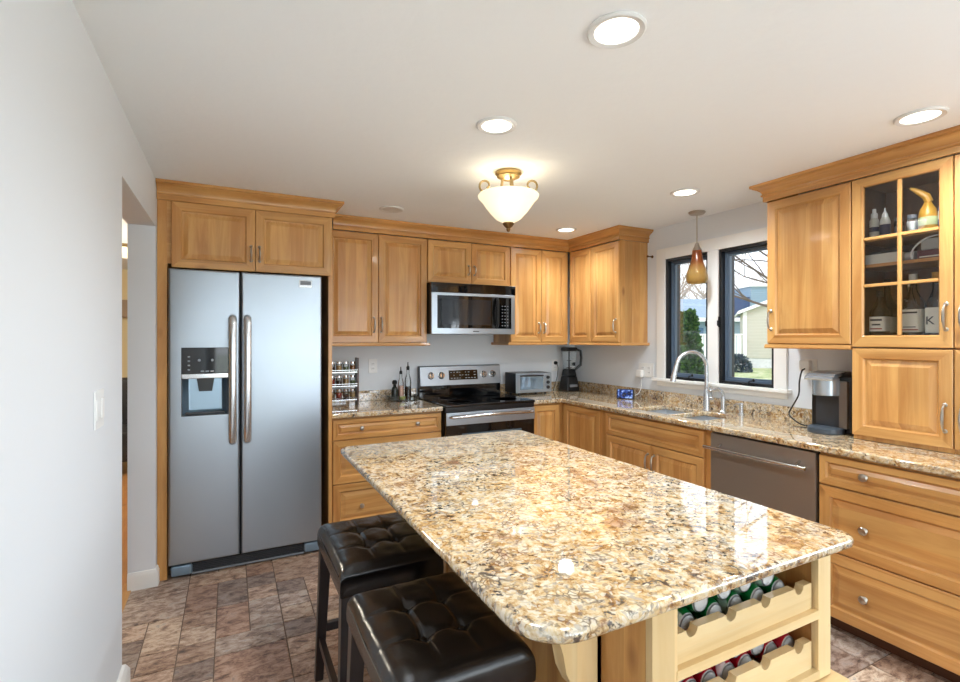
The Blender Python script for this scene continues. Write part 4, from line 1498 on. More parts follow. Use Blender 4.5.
# ------------------------------------------------------------------ wall plates
def plate(label, T, u, z, w=0.075, h=0.12, kind='outlet', gang=1):
    p = thing('light_switch' if kind == 'switch' else 'wall_outlet', label, kind, T(u, 0, z))
    MB().tbox(T, u - w / 2, u + w / 2, 0.0005, 0.006, z - h / 2, z + h / 2, bev=0.002).build('cover_plate', WHITE, p)
    n = gang
    for g_ in range(n):
        uc = u + (g_ - (n - 1) / 2) * 0.046 * 1.5
        if kind == 'switch':
            MB().tbox(T, uc - 0.016, uc + 0.016, 0.005, 0.009, z - 0.033, z + 0.033, bev=0.002).build('rocker', WHITE, p)
        else:
            mm = MB()
            for dz in (-0.02, 0.02):
                mm.tbox(T, uc - 0.016, uc + 0.016, 0.005, 0.008, z + dz - 0.014, z + dz + 0.014, 0, bev=0.002)
                mm.tbox(T, uc - 0.008, uc - 0.005, 0.0078, 0.0085, z + dz - 0.005, z + dz + 0.005, 1)
                mm.tbox(T, uc + 0.005, uc + 0.008, 0.0078, 0.0085, z + dz - 0.005, z + dz + 0.005, 1)
            mm.build('receptacle', [WHITE, GREY], p)
    return p


TLW = lambda u, w, z: (XL + w, u, z)
plate('white rocker light switch on the left wall', TLW, 2.005, 1.205, 0.115, 0.125, 'switch', 2)
plate('white outlet on the back wall between spice rack and bottles', TB(YB), 1.078, 1.204)
plate('white outlet behind the blender in the back corner', TB(YB), 2.955, 1.165)
plate('white double outlet on the window wall left of the window', TR(XR), 3.145, 1.165, 0.17, 0.12, 'outlet', 2)
plate('white outlet behind the coffee maker', TR(XR), 1.79, 1.25)
T = TR(XR)
p = MB().tbox(T, 3.165, 3.225, 0.009, 0.045, 1.10, 1.165, bev=0.008).build('plug_in_night_light', WHITE, None, T(3.19, 0.01, 1.13))
tag(p, 'white plug-in night light on the outlet left of the window', 'night light')
p = MB().tbox(T, 1.775, 1.835, 0.009, 0.05, 1.235, 1.30, bev=0.006).build('plug_adapter', WHITE, None, T(1.8, 0.01, 1.25))
tag(p, 'white plug adapter in the outlet behind the coffee maker', 'plug')
p = MB().lathe(TB(YB)(2.955, 0.009, 1.19), (0, -1, 0), [(0.018, 0), (0.018, 0.02), (0.012, 0.03), (0, 0.03)], 12)
p.tube(flow([(2.955, 4.10, 1.185), (2.95, 4.07, 1.15), (2.94, 4.07, 1.05), (2.90, 4.06, 0.96), (2.86, 4.02, 0.922)]), 0.004, 8)
p = p.build('appliance_plug', BLACK, None, (2.955, 4.11, 1.19))
tag(p, 'black plug and cord in the outlet behind the blender', 'plug')
rb = MB().lathe((XR - 0.001, 3.075, 2.135), (-1, 0, 0), [(0.012, 0), (0.012, 0.004), (0.005, 0.006), (0.005, 0.05), (0.009, 0.052), (0.009, 0.06), (0, 0.062)], 12).build('curtain_rod_bracket', BRONZE, None, (XR, 3.075, 2.135))
tag(rb, 'small dark curtain bracket on the wall beside the corner cabinet', 'bracket')

# ------------------------------------------------------------------ spice rack and jars
sr = thing('spice_rack', 'three-tier wire spice rack with dark wooden side by the refrigerator panel', 'spice rack', (0.78, 3.93, ZT1))
SRX0, SRX1, SRY = 0.665, 0.905, 3.93
MB().box(SRX1 - 0.012, SRX1, SRY - 0.04, SRY + 0.05, ZT1 + 0.001, 1.285, bev=0.002).build('side_panel', wood('dark_rack_wood', 'z', light=(96, 60, 44), dark=(60, 36, 28)), sr)
MB().box(SRX0, SRX0 + 0.012, SRY - 0.04, SRY + 0.05, ZT1 + 0.001, 1.285, bev=0.002).build('side_panel', WDARK, sr)
SPZ = (0.955, 1.062, 1.170)
for z in SPZ:
    MB().box(SRX0 + 0.012, SRX1 - 0.012, SRY - 0.035, SRY + 0.045, z, z + 0.006).tube([(SRX0 + 0.01, SRY - 0.038, z + 0.02), (SRX1 - 0.01, SRY - 0.038, z + 0.02)], 0.003, 6).build('shelf', CHROME, sr)
SPICE = [(120, 92, 60), (150, 96, 50), (96, 104, 62), (170, 140, 96), (88, 60, 44), (150, 60, 40)]
SPN = ['brown', 'ochre', 'green', 'tan', 'dark brown', 'red']
RDG = ['bottom', 'middle', 'top']
spm = [plain('spice_%d' % i, c_, 0.8, bump=(300, 0.5, 0.003)) for i, c_ in enumerate(SPICE)]
for r_, z in enumerate(SPZ):
    for k in range(4):
        x = SRX0 + 0.04 + k * 0.053
        q = (r_ * 4 + k * 5 + r_) % 6
        j = thing('spice_jar', 'silver-capped glass jar, %s from the left on the %s tier of the spice rack' % (ORD[k], RDG[r_]), 'spice jar', (x, SRY, z + 0.006), 'spice jars in the rack')
        MB().lathe((x, SRY, z + 0.0065), (0, 0, 1), [(0.021, 0), (0.022, 0.002), (0.022, 0.058), (0.019, 0.064), (0.0, 0.064)], 16).build('glass', CLEAR, j)
        MB().lathe((x, SRY, z + 0.0085), (0, 0, 1), [(0.0205, 0), (0.0205, 0.035 + 0.012 * ((k + r_) % 2)), (0, 0.036 + 0.012 * ((k + r_) % 2))], 16).build('spice', spm[q], j)
        MB().lathe((x, SRY, z + 0.069), (0, 0, 1), [(0.022, 0), (0.022, 0.017), (0.019, 0.019), (0, 0.019)], 16).build('lid', CHROME, j)

# bottles on a glass tray left of the range
tr = thing('glass_tray', 'clear rectangular glass tray under the oil bottles left of the range', 'tray', (1.295, 3.97, ZT1))
MB().rings(lambda u, w, z: (u, z, ZT1 + 0.001 + w), [(1.175, 1.415, 3.92, 4.09, 0), (1.170, 1.420, 3.915, 4.095, 0.045), (1.174, 1.416, 3.919, 4.091, 0.045), (1.179, 1.411, 3.924, 4.086, 0.005)]).build('tray_dish', CLEAR, tr)


def bottle(name, label, x, y, z, prof, mat, parts, cat='bottle', grp=None):
    b_ = thing(name, label, cat, (x, y, z), grp)
    MB().lathe((x, y, z + 0.001), (0, 0, 1), prof, 20).build('bottle_body', mat, b_)
    for (nm, pf, mt) in parts:
        MB().lathe((x, y, z + 0.001), (0, 0, 1), pf, 20).build(nm, mt, b_)
    return b_


zb_ = ZT1 + 0.007
bottle('oil_bottle', 'short dark bottle with black stopper on the tray by the range', 1.222, 3.98, zb_, [(0.027, 0), (0.028, 0.004), (0.028, 0.085), (0.022, 0.105), (0.013, 0.115), (0.013, 0.13)], plain('dark_green_glass', (24, 30, 22), 0.08), [('stopper', [(0.012, 0.13), (0.020, 0.138), (0.022, 0.155), (0.014, 0.168), (0, 0.17)], BLACK)])
bottle('oil_bottle', 'clear cruet with pink vinegar and steel pourer, middle of the tray', 1.292, 4.03, zb_, [(0.026, 0), (0.026, 0.12), (0.022, 0.15), (0.012, 0.185), (0.012, 0.215)], CLEAR, [('vinegar', [(0.0245, 0.002), (0.0245, 0.115), (0, 0.115)], plain('pink_vinegar', (214, 172, 152), 0.2)), ('pourer', [(0.013, 0.213), (0.013, 0.235), (0.005, 0.245), (0.004, 0.275), (0, 0.276)], BLACK)])
bottle('oil_bottle', 'tallest clear oil bottle with black pourer beside the range', 1.345, 4.0, zb_, [(0.028, 0), (0.028, 0.15), (0.022, 0.185), (0.012, 0.215), (0.012, 0.25)], CLEAR, [('oil', [(0.0265, 0.002), (0.0265, 0.11), (0, 0.11)], plain('dark_balsamic', (52, 40, 34), 0.2)), ('pourer', [(0.013, 0.248), (0.014, 0.275), (0.006, 0.285), (0.004, 0.315), (0, 0.316)], BLACK)])
lm = bottle('lemon_bowl', 'small glass bowl of yellow lemon juice at the front of the tray', 1.283, 3.958, zb_, [(0.022, 0), (0.03, 0.02), (0.032, 0.035), (0.029, 0.035), (0.02, 0.006), (0, 0.005)], CLEAR, [('lemon_juice', [(0.022, 0.007), (0.0285, 0.028), (0, 0.028)], plain('lemon_yellow', (226, 222, 130), 0.4))], 'bowl')

# ------------------------------------------------------------------ toaster oven
to = thing('toaster_oven', 'small stainless toaster oven with glass door by the range', 'toaster oven', (0, 0, 0))
MB().box(-0.192, 0.192, -0.08, 0.13, 0.016, 0.203, bev=0.006).build('housing', BLACK, to)
TT = TB(-0.08)
ff = MB().tbox(TT, -0.192, 0.192, 0, 0.012, 0.02, 0.202, bev=0.003).build('front_panel', STEEL, to)
MB().rings(TT, [(-0.176, 0.11, 0.035, 0.190, 0.01), (-0.176, 0.11, 0.035, 0.190, 0.020), (-0.155, 0.094, 0.05, 0.166, 0.020), (-0.155, 0.094, 0.05, 0.166, 0.018)], [0, 0, 0], capm=1).build('door', [STEEL, MIRRORGL], to)
MB().tube([TT(-0.15, 0.018, 0.178), TT(-0.15, 0.036, 0.179), TT(0.085, 0.036, 0.179), TT(0.085, 0.018, 0.178)], 0.006, 8).build('handle', BLACK, to)
for z in (0.158, 0.112, 0.066):
    MB().lathe(TT(0.15, 0.011, z), (0, -1, 0), [(0.016, 0), (0.015, 0.014), (0.012, 0.017), (0, 0.017)], 16).build('knob', BLACK, to)
for x in (-0.14, 0.14):
    for y in (-0.06, 0.11):
        MB().lathe((x, y, 0.0), (0, 0, 1), [(0.012, 0), (0.012, 0.017)], 10).build('foot', BLACK, to)
to.location = (2.53, 3.95, ZT1 + 0.0005)
to.rotation_euler = (0, 0, radians(-2))

# ------------------------------------------------------------------ blender
bx, by = 3.025, 3.985
bl = thing('countertop_blender', 'black countertop blender with clear jug in the back corner', 'blender', (bx, by, ZT1))
def taper(m, x, y, z0, z1, a0, b0, a1, b1, mi=0):
    vs = []
    for (z, a, b) in ((z0, a0, b0), (z1, a1, b1)):
        vs += [(x - a, y - b, z), (x + a, y - b, z), (x + a, y + b, z), (x - a, y + b, z)]
    return m.add(vs, [(0, 1, 2, 3), (4, 5, 6, 7), (0, 1, 5, 4), (1, 2, 6, 5), (2, 3, 7, 6), (3, 0, 4, 7)], mi)


taper(MB(), bx, by, ZT1 + 0.001, ZT1 + 0.15, 0.078, 0.078, 0.058, 0.058).build('motor_base', BLACK, bl, bev=0.012)
MB().box(bx - 0.045, bx + 0.045, by - 0.079, by - 0.06, ZT1 + 0.045, ZT1 + 0.07, bev=0.003).build('button_strip', GREY, bl)
taper(MB(), bx, by, ZT1 + 0.15, ZT1 + 0.215, 0.055, 0.055, 0.046, 0.046).build('jug_collar', BLACK, bl, bev=0.006)
taper(MB(), bx, by, ZT1 + 0.215, ZT1 + 0.40, 0.043, 0.043, 0.056, 0.056).build('jug', CLEAR, bl, bev=0.008)
MB().tube([(bx, by, ZT1 + 0.21), (bx, by, ZT1 + 0.40)], 0.008).box(bx - 0.03, bx + 0.03, by - 0.003, by + 0.003, ZT1 + 0.23, ZT1 + 0.236).box(bx - 0.025, bx + 0.025, by - 0.003, by + 0.003, ZT1 + 0.30, ZT1 + 0.306).build('blade_shaft', DARKGREY, bl)
MB().box(bx - 0.06, bx + 0.06, by - 0.06, by + 0.06, ZT1 + 0.398, ZT1 + 0.436, bev=0.01).build('lid', BLACK, bl)
hd = Vector((0.89, -0.45, 0))
MB().tube([(bx + hd.x * 0.07, by + hd.y * 0.07, ZT1 + 0.415), (bx + hd.x * 0.115, by + hd.y * 0.115, ZT1 + 0.40), (bx + hd.x * 0.122, by + hd.y * 0.122, ZT1 + 0.33), (bx + hd.x * 0.115, by + hd.y * 0.115, ZT1 + 0.26), (bx + hd.x * 0.05, by + hd.y * 0.05, ZT1 + 0.205)], 0.013, 10).build('jug_handle', BLACK, bl)

# ------------------------------------------------------------------ smart display
ec = thing('smart_display', 'small black smart display with blue screen on the worktop left of the sink', 'smart display', (0, 0, 0))
mb = MB().prism([(-0.02, 0.0), (0.055, 0.0), (0.045, 0.05), (0.005, 0.085), (-0.008, 0.085)], lambda a, b, h: (h, a, b), -0.072, 0.072)
mb.build('housing', BLACK, ec, bev=0.006)
mb = MB().prism([(-0.0215, 0.008), (-0.0100, 0.079), (-0.0125, 0.0795), (-0.024, 0.008)], lambda a, b, h: (h, a, b), -0.062, 0.062)
scr, nt, b, n, l = new_mat('blue_screen')
tc = n.new('ShaderNodeTexCoord')
nz = n.new('ShaderNodeTexNoise')
nz.inputs['Scale'].default_value = 30
l.new(tc.outputs['Object'], nz.inputs['Vector'])
rr_ = ramp(n, [(0.42, srgb(14, 18, 46)), (0.55, srgb(50, 76, 150)), (0.68, srgb(150, 176, 220))])
l.new(nz.outputs['Fac'], rr_.inputs[0])
l.new(rr_.outputs[0], b.inputs['Base Color'])
l.new(rr_.outputs[0], b.inputs['Emission Color'])
b.inputs['Emission Strength'].default_value = 0.5
b.inputs['Roughness'].default_value = 0.1
mb.build('screen', scr, ec)
ec.location = (3.06, 3.235, ZT1 + 0.0005)
ec.rotation_euler = (0, 0, radians(-52))
cd = MB().tube(flow([(3.118, 3.21, 0.94), (3.15, 3.19, 0.95), (3.17, 3.17, 0.99), (3.185, 3.17, 1.05), (3.19, 3.185, 1.10)]), 0.0025, 6).build('power_cord', WHITE, None, (3.15, 3.19, 0.94))
tag(cd, 'thin white cord from the smart display up to the outlet', 'cord')

# ------------------------------------------------------------------ coffee maker
km = thing('coffee_maker', 'black and silver single-cup coffee maker on the worktop by the window', 'coffee maker', (3.03, 1.555, ZT1))
KX0, KX1, KY0, KY1 = 2.90, 3.17, 1.452, 1.662
SILV = plain('silver_plastic', (176, 184, 190), 0.25, 0.7)
KGREY = plain('warm_grey_plastic', (112, 102, 94), 0.35, 0.4)
z0 = ZT1 + 0.001
poly = [(KX1, z0), (KX1, z0 + 0.30), (KX1 - 0.04, z0 + 0.335), (KX0 + 0.13, z0 + 0.335), (KX0 + 0.085, z0 + 0.31), (KX0 + 0.085, z0)]
MB().prism(poly, lambda a, b, h: (a, h, b), KY0, KY1).build('housing', BLACK, km, bev=0.012)
MB().box(KX0 + 0.06, KX0 + 0.10, KY0 + 0.012, KY0 + 0.055, z0 + 0.03, z0 + 0.29, bev=0.008).build('front_column', KGREY, km)
# round silver head over the cup bay
hc = (KX0 + 0.06, KY0 + 0.115)
MB().lathe((hc[0], hc[1], z0 + 0.205), (0, 0, 1), [(0.058, 0), (0.066, 0.004), (0.068, 0.09), (0.064, 0.10), (0, 0.10)], 28).build('brew_head', SILV, km)
MB().prism([(KX0 - 0.012, z0 + 0.30), (KX0 + 0.02, z0 + 0.325), (KX0 + 0.13, z0 + 0.338), (KX0 + 0.13, z0 + 0.322), (KX0 + 0.03, z0 + 0.305), (KX0 - 0.008, z0 + 0.292)], lambda a, b, h: (a, h, b), KY0 + 0.05, KY1 - 0.015).build('lid_handle', SILV, km)
MB().lathe((hc[0] - 0.005, hc[1], z0), (0, 0, 1), [(0.085, 0), (0.088, 0.006), (0.086, 0.028), (0.078, 0.033), (0, 0.033)], 28).build('drip_tray', plain('slate_plastic', (64, 72, 80), 0.35), km)
MB().box(KX0 + 0.08, KX0 + 0.09, KY0 + 0.06, KY1 - 0.03, z0 + 0.03, z0 + 0.20).build('cup_bay', DARKGREY, km)
cd = MB().tube(flow([(3.165, 1.80, 1.25), (3.135, 1.80, 1.235), (3.12, 1.805, 1.17), (3.12, 1.81, 1.09), (3.14, 1.86, 1.01), (3.14, 1.88, 0.965), (3.11, 1.84, 0.94), (3.05, 1.75, 0.922), (3.06, 1.67, 0.922)]), 0.0045, 8).build('power_cord', BLACK, None, (3.12, 1.8, 1.0))
tag(cd, 'black cord looping from the wall outlet down to the coffee maker', 'cord')

# ------------------------------------------------------------------ things inside the glass-front cabinet
LAB = plain('paper_label', (232, 228, 214), 0.6)
NAVY = plain('navy_label', (44, 48, 84), 0.5)
YEL = plain('yellow_plastic', (206, 150, 44), 0.4)
BLU = plain('blue_plastic', (40, 84, 150), 0.35)
WHT = plain('milky_plastic', (222, 220, 210), 0.4)
zt_ = 1.949
sq = [(0.019, 0), (0.02, 0.004), (0.02, 0.075), (0.016, 0.09), (0.009, 0.096)]
bottle('squeeze_bottle', 'white squeeze bottle with dark band, far left on the top cabinet shelf', 2.99, 1.352, zt_, [(0.019, 0), (0.02, 0.004), (0.02, 0.1), (0.014, 0.112)], WHT, [('label', [(0.0205, 0.04), (0.0208, 0.042), (0.0208, 0.062), (0.0205, 0.064)], NAVY), ('cap', [(0.015, 0.111), (0.015, 0.135), (0.009, 0.14), (0.008, 0.16), (0, 0.16)], WHITE)])
bottle('squeeze_bottle', 'white glue bottle with pointed cap and navy label on the top shelf', 2.985, 1.303, zt_, [(0.021, 0), (0.022, 0.004), (0.022, 0.085), (0.016, 0.105)], WHT, [('label', [(0.0224, 0.012), (0.0228, 0.014), (0.0228, 0.066), (0.0224, 0.068)], NAVY), ('cap', [(0.014, 0.104), (0.012, 0.122), (0.005, 0.135), (0.002, 0.155), (0, 0.156)], WHITE)])
bottle('small_jar', 'small clear jar with dark lid beside the glue bottle', 3.0, 1.25, zt_, [(0.02, 0), (0.02, 0.07), (0.015, 0.076)], CLEAR, [('contents', [(0.018, 0.002), (0.018, 0.05), (0, 0.05)], GREY), ('lid', [(0.018, 0.075), (0.018, 0.095), (0, 0.095)], DARKGREY)], 'jar')
bottle('small_jar', 'small pale jar behind the centre muntin on the top shelf', 3.02, 1.205, zt_, [(0.022, 0), (0.022, 0.075), (0.016, 0.082)], CLEAR, [('contents', [(0.02, 0.002), (0.02, 0.065), (0, 0.065)], WHT), ('lid', [(0.019, 0.08), (0.019, 0.1), (0, 0.1)], GREY)], 'jar')
# spray bottle
sb = thing('spray_bottle', 'yellow bottle with curved trigger top on the top cabinet shelf', 'bottle', (3.0, 1.135, zt_))
MB().lathe((3.0, 1.135, zt_ + 0.001), (0, 0, 1), [(0.034, 0), (0.036, 0.006), (0.036, 0.075), (0.03, 0.11), (0.016, 0.135), (0.013, 0.15)], 20).build('bottle_body', YEL, sb)
MB().lathe((3.0, 1.135, zt_ + 0.03), (0, 0, 1), [(0.0364, 0), (0.0368, 0.001), (0.0368, 0.04), (0.0364, 0.041)], 20).build('label', plain('pale_green_label', (196, 204, 150), 0.5), sb)
MB().tube([(3.0, 1.13, zt_ + 0.145), (2.995, 1.14, zt_ + 0.175), (2.985, 1.165, zt_ + 0.20), (2.975, 1.195, zt_ + 0.225)], [0.016, 0.017, 0.013, 0.006], 10).build('trigger', YEL, sb)
sb = MB().box(2.945, 2.965, 1.085, 1.19, zt_ + 0.001, zt_ + 0.011).build('folded_card', plain('pale_yellow_card', (240, 224, 140), 0.6), None, (2.955, 1.137, zt_ + 0.001))
tag(sb, 'pale yellow card lying at the front of the top cabinet shelf', 'card')
bt = thing('cleaner_bottle', 'blue bottle with slanted neck at the right of the top shelf', 'bottle', (3.0, 1.065, zt_))
MB().lathe((3.0, 1.065, zt_ + 0.001), (0, 0, 1), [(0.03, 0), (0.031, 0.005), (0.03, 0.1), (0.022, 0.14), (0.012, 0.165)], 18).build('bottle_body', BLU, bt)
MB().lathe((3.0, 1.065, zt_ + 0.05), (0, 0, 1), [(0.0304, 0), (0.031, 0.001), (0.0306, 0.04), (0.03, 0.041)], 18).build('label', WHITE, bt)
MB().tube([(3.0, 1.065, zt_ + 0.155), (2.997, 1.072, zt_ + 0.19), (2.99, 1.092, zt_ + 0.225)], [0.013, 0.010, 0.004], 10).build('neck', plain('rust_cap', (120, 70, 50), 0.4), bt)
# middle shelf
zm = 1.8165
p = MB().box(2.95, 3.15, 1.225, 1.385, zm + 0.001, zm + 0.052, bev=0.003).build('white_box', WHT, None, (3.05, 1.3, zm))
tag(p, 'flat white box on the left of the middle cabinet shelf', 'box')
p = MB().box(2.97, 3.15, 1.24, 1.36, zm + 0.0525, zm + 0.066, bev=0.004).build('leather_case', plain('grey_case', (72, 66, 64), 0.5), None, (3.05, 1.3, zm + 0.053))
tag(p, 'thin grey case lying on the flat white box', 'case')
p = MB().box(2.955, 3.15, 1.035, 1.16, zm + 0.001, zm + 0.042, 0, bev=0.002).box(2.953, 2.956, 1.045, 1.15, zm + 0.008, zm + 0.014, 1).build('maroon_box', [plain('maroon_card', (96, 30, 42), 0.5), LAB], None, (3.05, 1.09, zm))
tag(p, 'flat maroon box on the right of the middle cabinet shelf', 'box')
hs = thing('corded_device', 'grey device with coiled white cord on top of the maroon box', 'device', (3.05, 1.1, zm + 0.043))
MB().box(2.965, 3.1, 1.06, 1.15, zm + 0.0435, zm + 0.098, bev=0.006).build('device_body', plain('light_grey_plastic', (170, 168, 164), 0.4), hs)
cp = [(2.96, 1.06 + 0.115 * k / 14 + (0.0 if k else 0), zm + 0.108 - 0.05 * ((k / 14) ** 3)) for k in range(15)]
MB().tube(cp + [(2.955, 1.185, zm + 0.03), (2.955, 1.178, zm + 0.006)], 0.004, 8).build('cord', WHITE, hs)
p = MB().lathe((2.985, 1.19, zm + 0.0245), (0.2, 1, 0), [(0.022, -0.02), (0.023, 0.02), (0.0, 0.02)], 16).build('tape_roll', CANSIL, None, (2.985, 1.19, zm))
tag(p, 'small silver roll behind the centre muntin on the middle shelf', 'roll')
# spirits
z9 = 1.4085
def rect_bottle(label, x, y, hw, body_h, neck_r, top, mat, caps, lab=None, extra=None):
    b_ = thing('liquor_bottle', label, 'bottle', (x, y, z9))
    def rr(w, z, k=4.0, n=24):
        return [(x + w * math.copysign(abs(cos(2 * pi * q / n)) ** (2 / k), cos(2 * pi * q / n)), y + w * math.copysign(abs(sin(2 * pi * q / n)) ** (2 / k), sin(2 * pi * q / n)), z) for q in range(n)]
    secs = [(hw * .97, 0, 4), (hw, 0.006, 4), (hw, body_h, 4), (hw * .75, body_h + 0.02, 3), (neck_r * 1.3, body_h + 0.05, 2), (neck_r, body_h + 0.065, 2), (neck_r, top - 0.03, 2)]
    vs, fs = [], []
    for w, h, k in secs:
        vs += rr(w, z9 + 0.001 + h, k)
    for i in range(len(secs) - 1):
        for q in range(24):
            q2 = (q + 1) % 24
            fs.append((24 * i + q, 24 * i + q2, 24 * i + 24 + q2, 24 * i + 24 + q))
    fs += [tuple(range(24)), tuple(range(24 * (len(secs) - 1), 24 * len(secs)))]
    MB().add(vs, fs).build('bottle_body', mat, b_)
    MB().lathe((x, y, z9 + top - 0.032), (0, 0, 1), [(neck_r + 0.003, 0), (neck_r + 0.003, 0.03), (0, 0.031)], 16).build('cap', caps, b_)
    if lab:
        vs, fs = [], []
        sec2 = [(hw + 0.0015, lab[0]), (hw + 0.0015, lab[1])]
        for w, h in sec2:
            vs += rr(w, z9 + h)
        for q in range(24):
            q2 = (q + 1) % 24
            fs.append((q, q2, 24 + q2, 24 + q))
        lb = MB().add(vs, fs).build('label', LAB, b_)
        if extra:
            for (du, dz, w, h, mt) in extra:
                MB().box(x - hw - 0.004, x - hw - 0.001, y - du - w / 2, y - du + w / 2, z9 + dz, z9 + dz + h).build('label_print', mt, lb)
    return b_


RED_ = plain('red_print', (150, 40, 40), 0.5)
BLK_ = plain('black_print', (34, 30, 30), 0.5)
rect_bottle('square dark whiskey bottle with white label at the left of the cabinet', 2.985, 1.325, 0.036, 0.165, 0.012, 0.275, BROWNGL, BLACK, (0.065, 0.14), [(0, 0.118, 0.05, 0.010, BLK_), (0, 0.095, 0.036, 0.008, BLK_), (0, 0.075, 0.05, 0.006, RED_)])
rect_bottle('tall dark bottle behind the square whiskey bottle', 3.07, 1.33, 0.034, 0.20, 0.013, 0.34, BROWNGL, BLACK, (0.06, 0.14))
rect_bottle('clear rum bottle with large white label in the middle of the cabinet', 2.985, 1.186, 0.039, 0.205, 0.014, 0.345, CLEAR, WHT, (0.06, 0.17), [(0, 0.15, 0.062, 0.008, BLK_), (0, 0.082, 0.05, 0.004, BLK_), (0, 0.068, 0.07, 0.005, RED_)])
rect_bottle('clear bottle standing behind the centre muntin', 3.075, 1.235, 0.030, 0.19, 0.012, 0.32, CLEAR, CHROME, (0.06, 0.13))
b_ = rect_bottle('clear bottle with white label bearing a dark letter, at the right of the cabinet', 2.99, 1.100, 0.034, 0.20, 0.013, 0.345, CLEAR, YEL, (0.055, 0.175))
cu = bpy.data.curves.new('label_letter', 'FONT')
cu.body = 'K'
cu.size = 0.055
cu.align_x = 'CENTER'
cu.extrude = 0.0006
cu.materials.append(BLK_)
tmp_ = bpy.data.objects.new('letter_curve', cu)
lt_ = bpy.data.objects.new('label_letter', bpy.data.meshes.new_from_object(tmp_))
bpy.data.objects.remove(tmp_)
COL.objects.link(lt_)
lt_.parent = b_
lt_.location = (-0.0366, 0.010, 0.095)
lt_.rotation_euler = (pi / 2, 0, -pi / 2)
rect_bottle('tall clear bottle at the back, between rum and lettered bottle', 3.095, 1.14, 0.034, 0.19, 0.013, 0.33, CLEAR, BLACK)

# ------------------------------------------------------------------ hall beyond the passage
hs = thing('armchair', 'dark armchair glimpsed in the hall through the passage', 'armchair', (-1.1, 6.6, 0))
HD = plain('dark_upholstery', (44, 42, 44), 0.6)
MB().box(-1.6, -0.75, 6.25, 7.0, 0.14, 0.46, bev=0.05).build('seat', HD, hs)
MB().box(-1.6, -0.75, 6.85, 7.1, 0.3, 0.98, bev=0.06).build('backrest', HD, hs)
for x in (-1.6, -0.87):
    MB().box(x, x + 0.12, 6.25, 7.0, 0.2, 0.66, bev=0.04).build('armrest', HD, hs)
for x in (-1.52, -0.83):
    for y in (6.35, 6.98):
        MB().box(x - 0.025, x + 0.025, y - 0.025, y + 0.025, -0.001, 0.16).build('leg', WDARK, hs)
vl = MB().box(-2.4, -0.7, 7.9, 8.048, 1.72, 1.95, bev=0.01).build('window_valance', plain('taupe_fabric', (170, 150, 130), 0.8), None, (-1.5, 8.0, 1.72))
tag(vl, 'taupe valance on the far hall wall', 'valance')
hl = thing('hall_ceiling_lamp', 'small lit ceiling lamp glimpsed in the hall', 'ceiling lamp', (-0.93, 6.0, ZC))
MB().lathe((-0.93, 6.0, ZC - 0.0005), (0, 0, -1), [(0.16, 0), (0.16, 0.02), (0.15, 0.03)], 24).build('ceiling_plate', BRASS, hl)
MB().lathe((-0.93, 6.0, ZC - 0.03), (0, 0, -1), [(0.15, 0), (0.13, 0.05), (0.07, 0.085), (0, 0.095)], 24).build('glass_bowl', BOWL, hl)
add_light('hall_lamp', 'POINT', (-1.6, 5.2, 2.0), 45, (1, 0.9, 0.74), shadow_soft_size=0.15)

# ------------------------------------------------------------------ outdoors
GZ = -0.45


def E(px, depth, z=GZ):
    r_ = (px - 480) / F_PX
    return Vector((depth * (sin(YAW) + r_ * cos(YAW)), depth * (cos(YAW) - r_ * sin(YAW)), z))


grass, nt, b, n, l = new_mat('winter_lawn')
tc = n.new('ShaderNodeTexCoord')
nz = n.new('ShaderNodeTexNoise')
nz.inputs['Scale'].default_value = 1.6
nz.inputs['Detail'].default_value = 9
nz.inputs['Roughness'].default_value = 0.75
l.new(tc.outputs['Object'], nz.inputs['Vector'])
r_ = ramp(n, [(0.36, srgb(104, 122, 70)), (0.5, srgb(164, 170, 116)), (0.6, srgb(196, 190, 150)), (0.7, srgb(224, 220, 208))])
l.new(nz.outputs['Fac'], r_.inputs[0])
l.new(r_.outputs[0], b.inputs['Base Color'])
b.inputs['Roughness'].default_value = 0.95
gp = MB()
gp.add([(XR + 0.15, -40, GZ), (120, -40, GZ), (120, 110, GZ), (XR + 0.15, 110, GZ)], [(0, 1, 2, 3)])
structure(gp.build('ground_lawn', grass))
gp = MB()
gp.add([(-60, -60, GZ - 0.01), (XR + 0.15, -60, GZ - 0.01), (XR + 0.15, YREAR - 0.13, GZ - 0.01), (-60, YREAR - 0.13, GZ - 0.01)], [(0, 1, 2, 3)])
structure(gp.build('ground_rear_yard', grass))

SHG = plain('grey_shingles', (150, 164, 176), 0.8, bump=(6, 0.4, 0.05), var=0.12)
NAVYR = plain('navy_shingles', (62, 84, 120), 0.8, var=0.1)
BSID, BEIG = siding('blue_siding', (150, 176, 196)), siding('beige_siding', (206, 200, 188), 0.2)


def house_frame(px, depth, rz):
    o = E(px, depth)
    c_, s_ = cos(rz), sin(rz)
    return o, lambda u, v, z: (o.x + u * c_ - v * s_, o.y + u * s_ + v * c_, z)


# blue house
D1 = 43.0
k1 = D1 / F_PX
zpx = lambda y, dep: EYE + (CY - y) / F_PX * dep
o, H = house_frame(700, D1, -YAW)
hb = thing('house', 'light blue house with grey shingled roof behind the evergreens', 'house', o)


def hbox(m, H, u0, u1, v0, v1, z0, z1, mi=0):
    vs = [H(u, v, z) for z in (z0, z1) for v in (v0, v1) for u in (u0, u1)]
    return m.add(vs, [(0, 2, 3, 1), (4, 5, 7, 6), (0, 1, 5, 4), (2, 6, 7, 3), (0, 4, 6, 2), (1, 3, 7, 5)], mi)


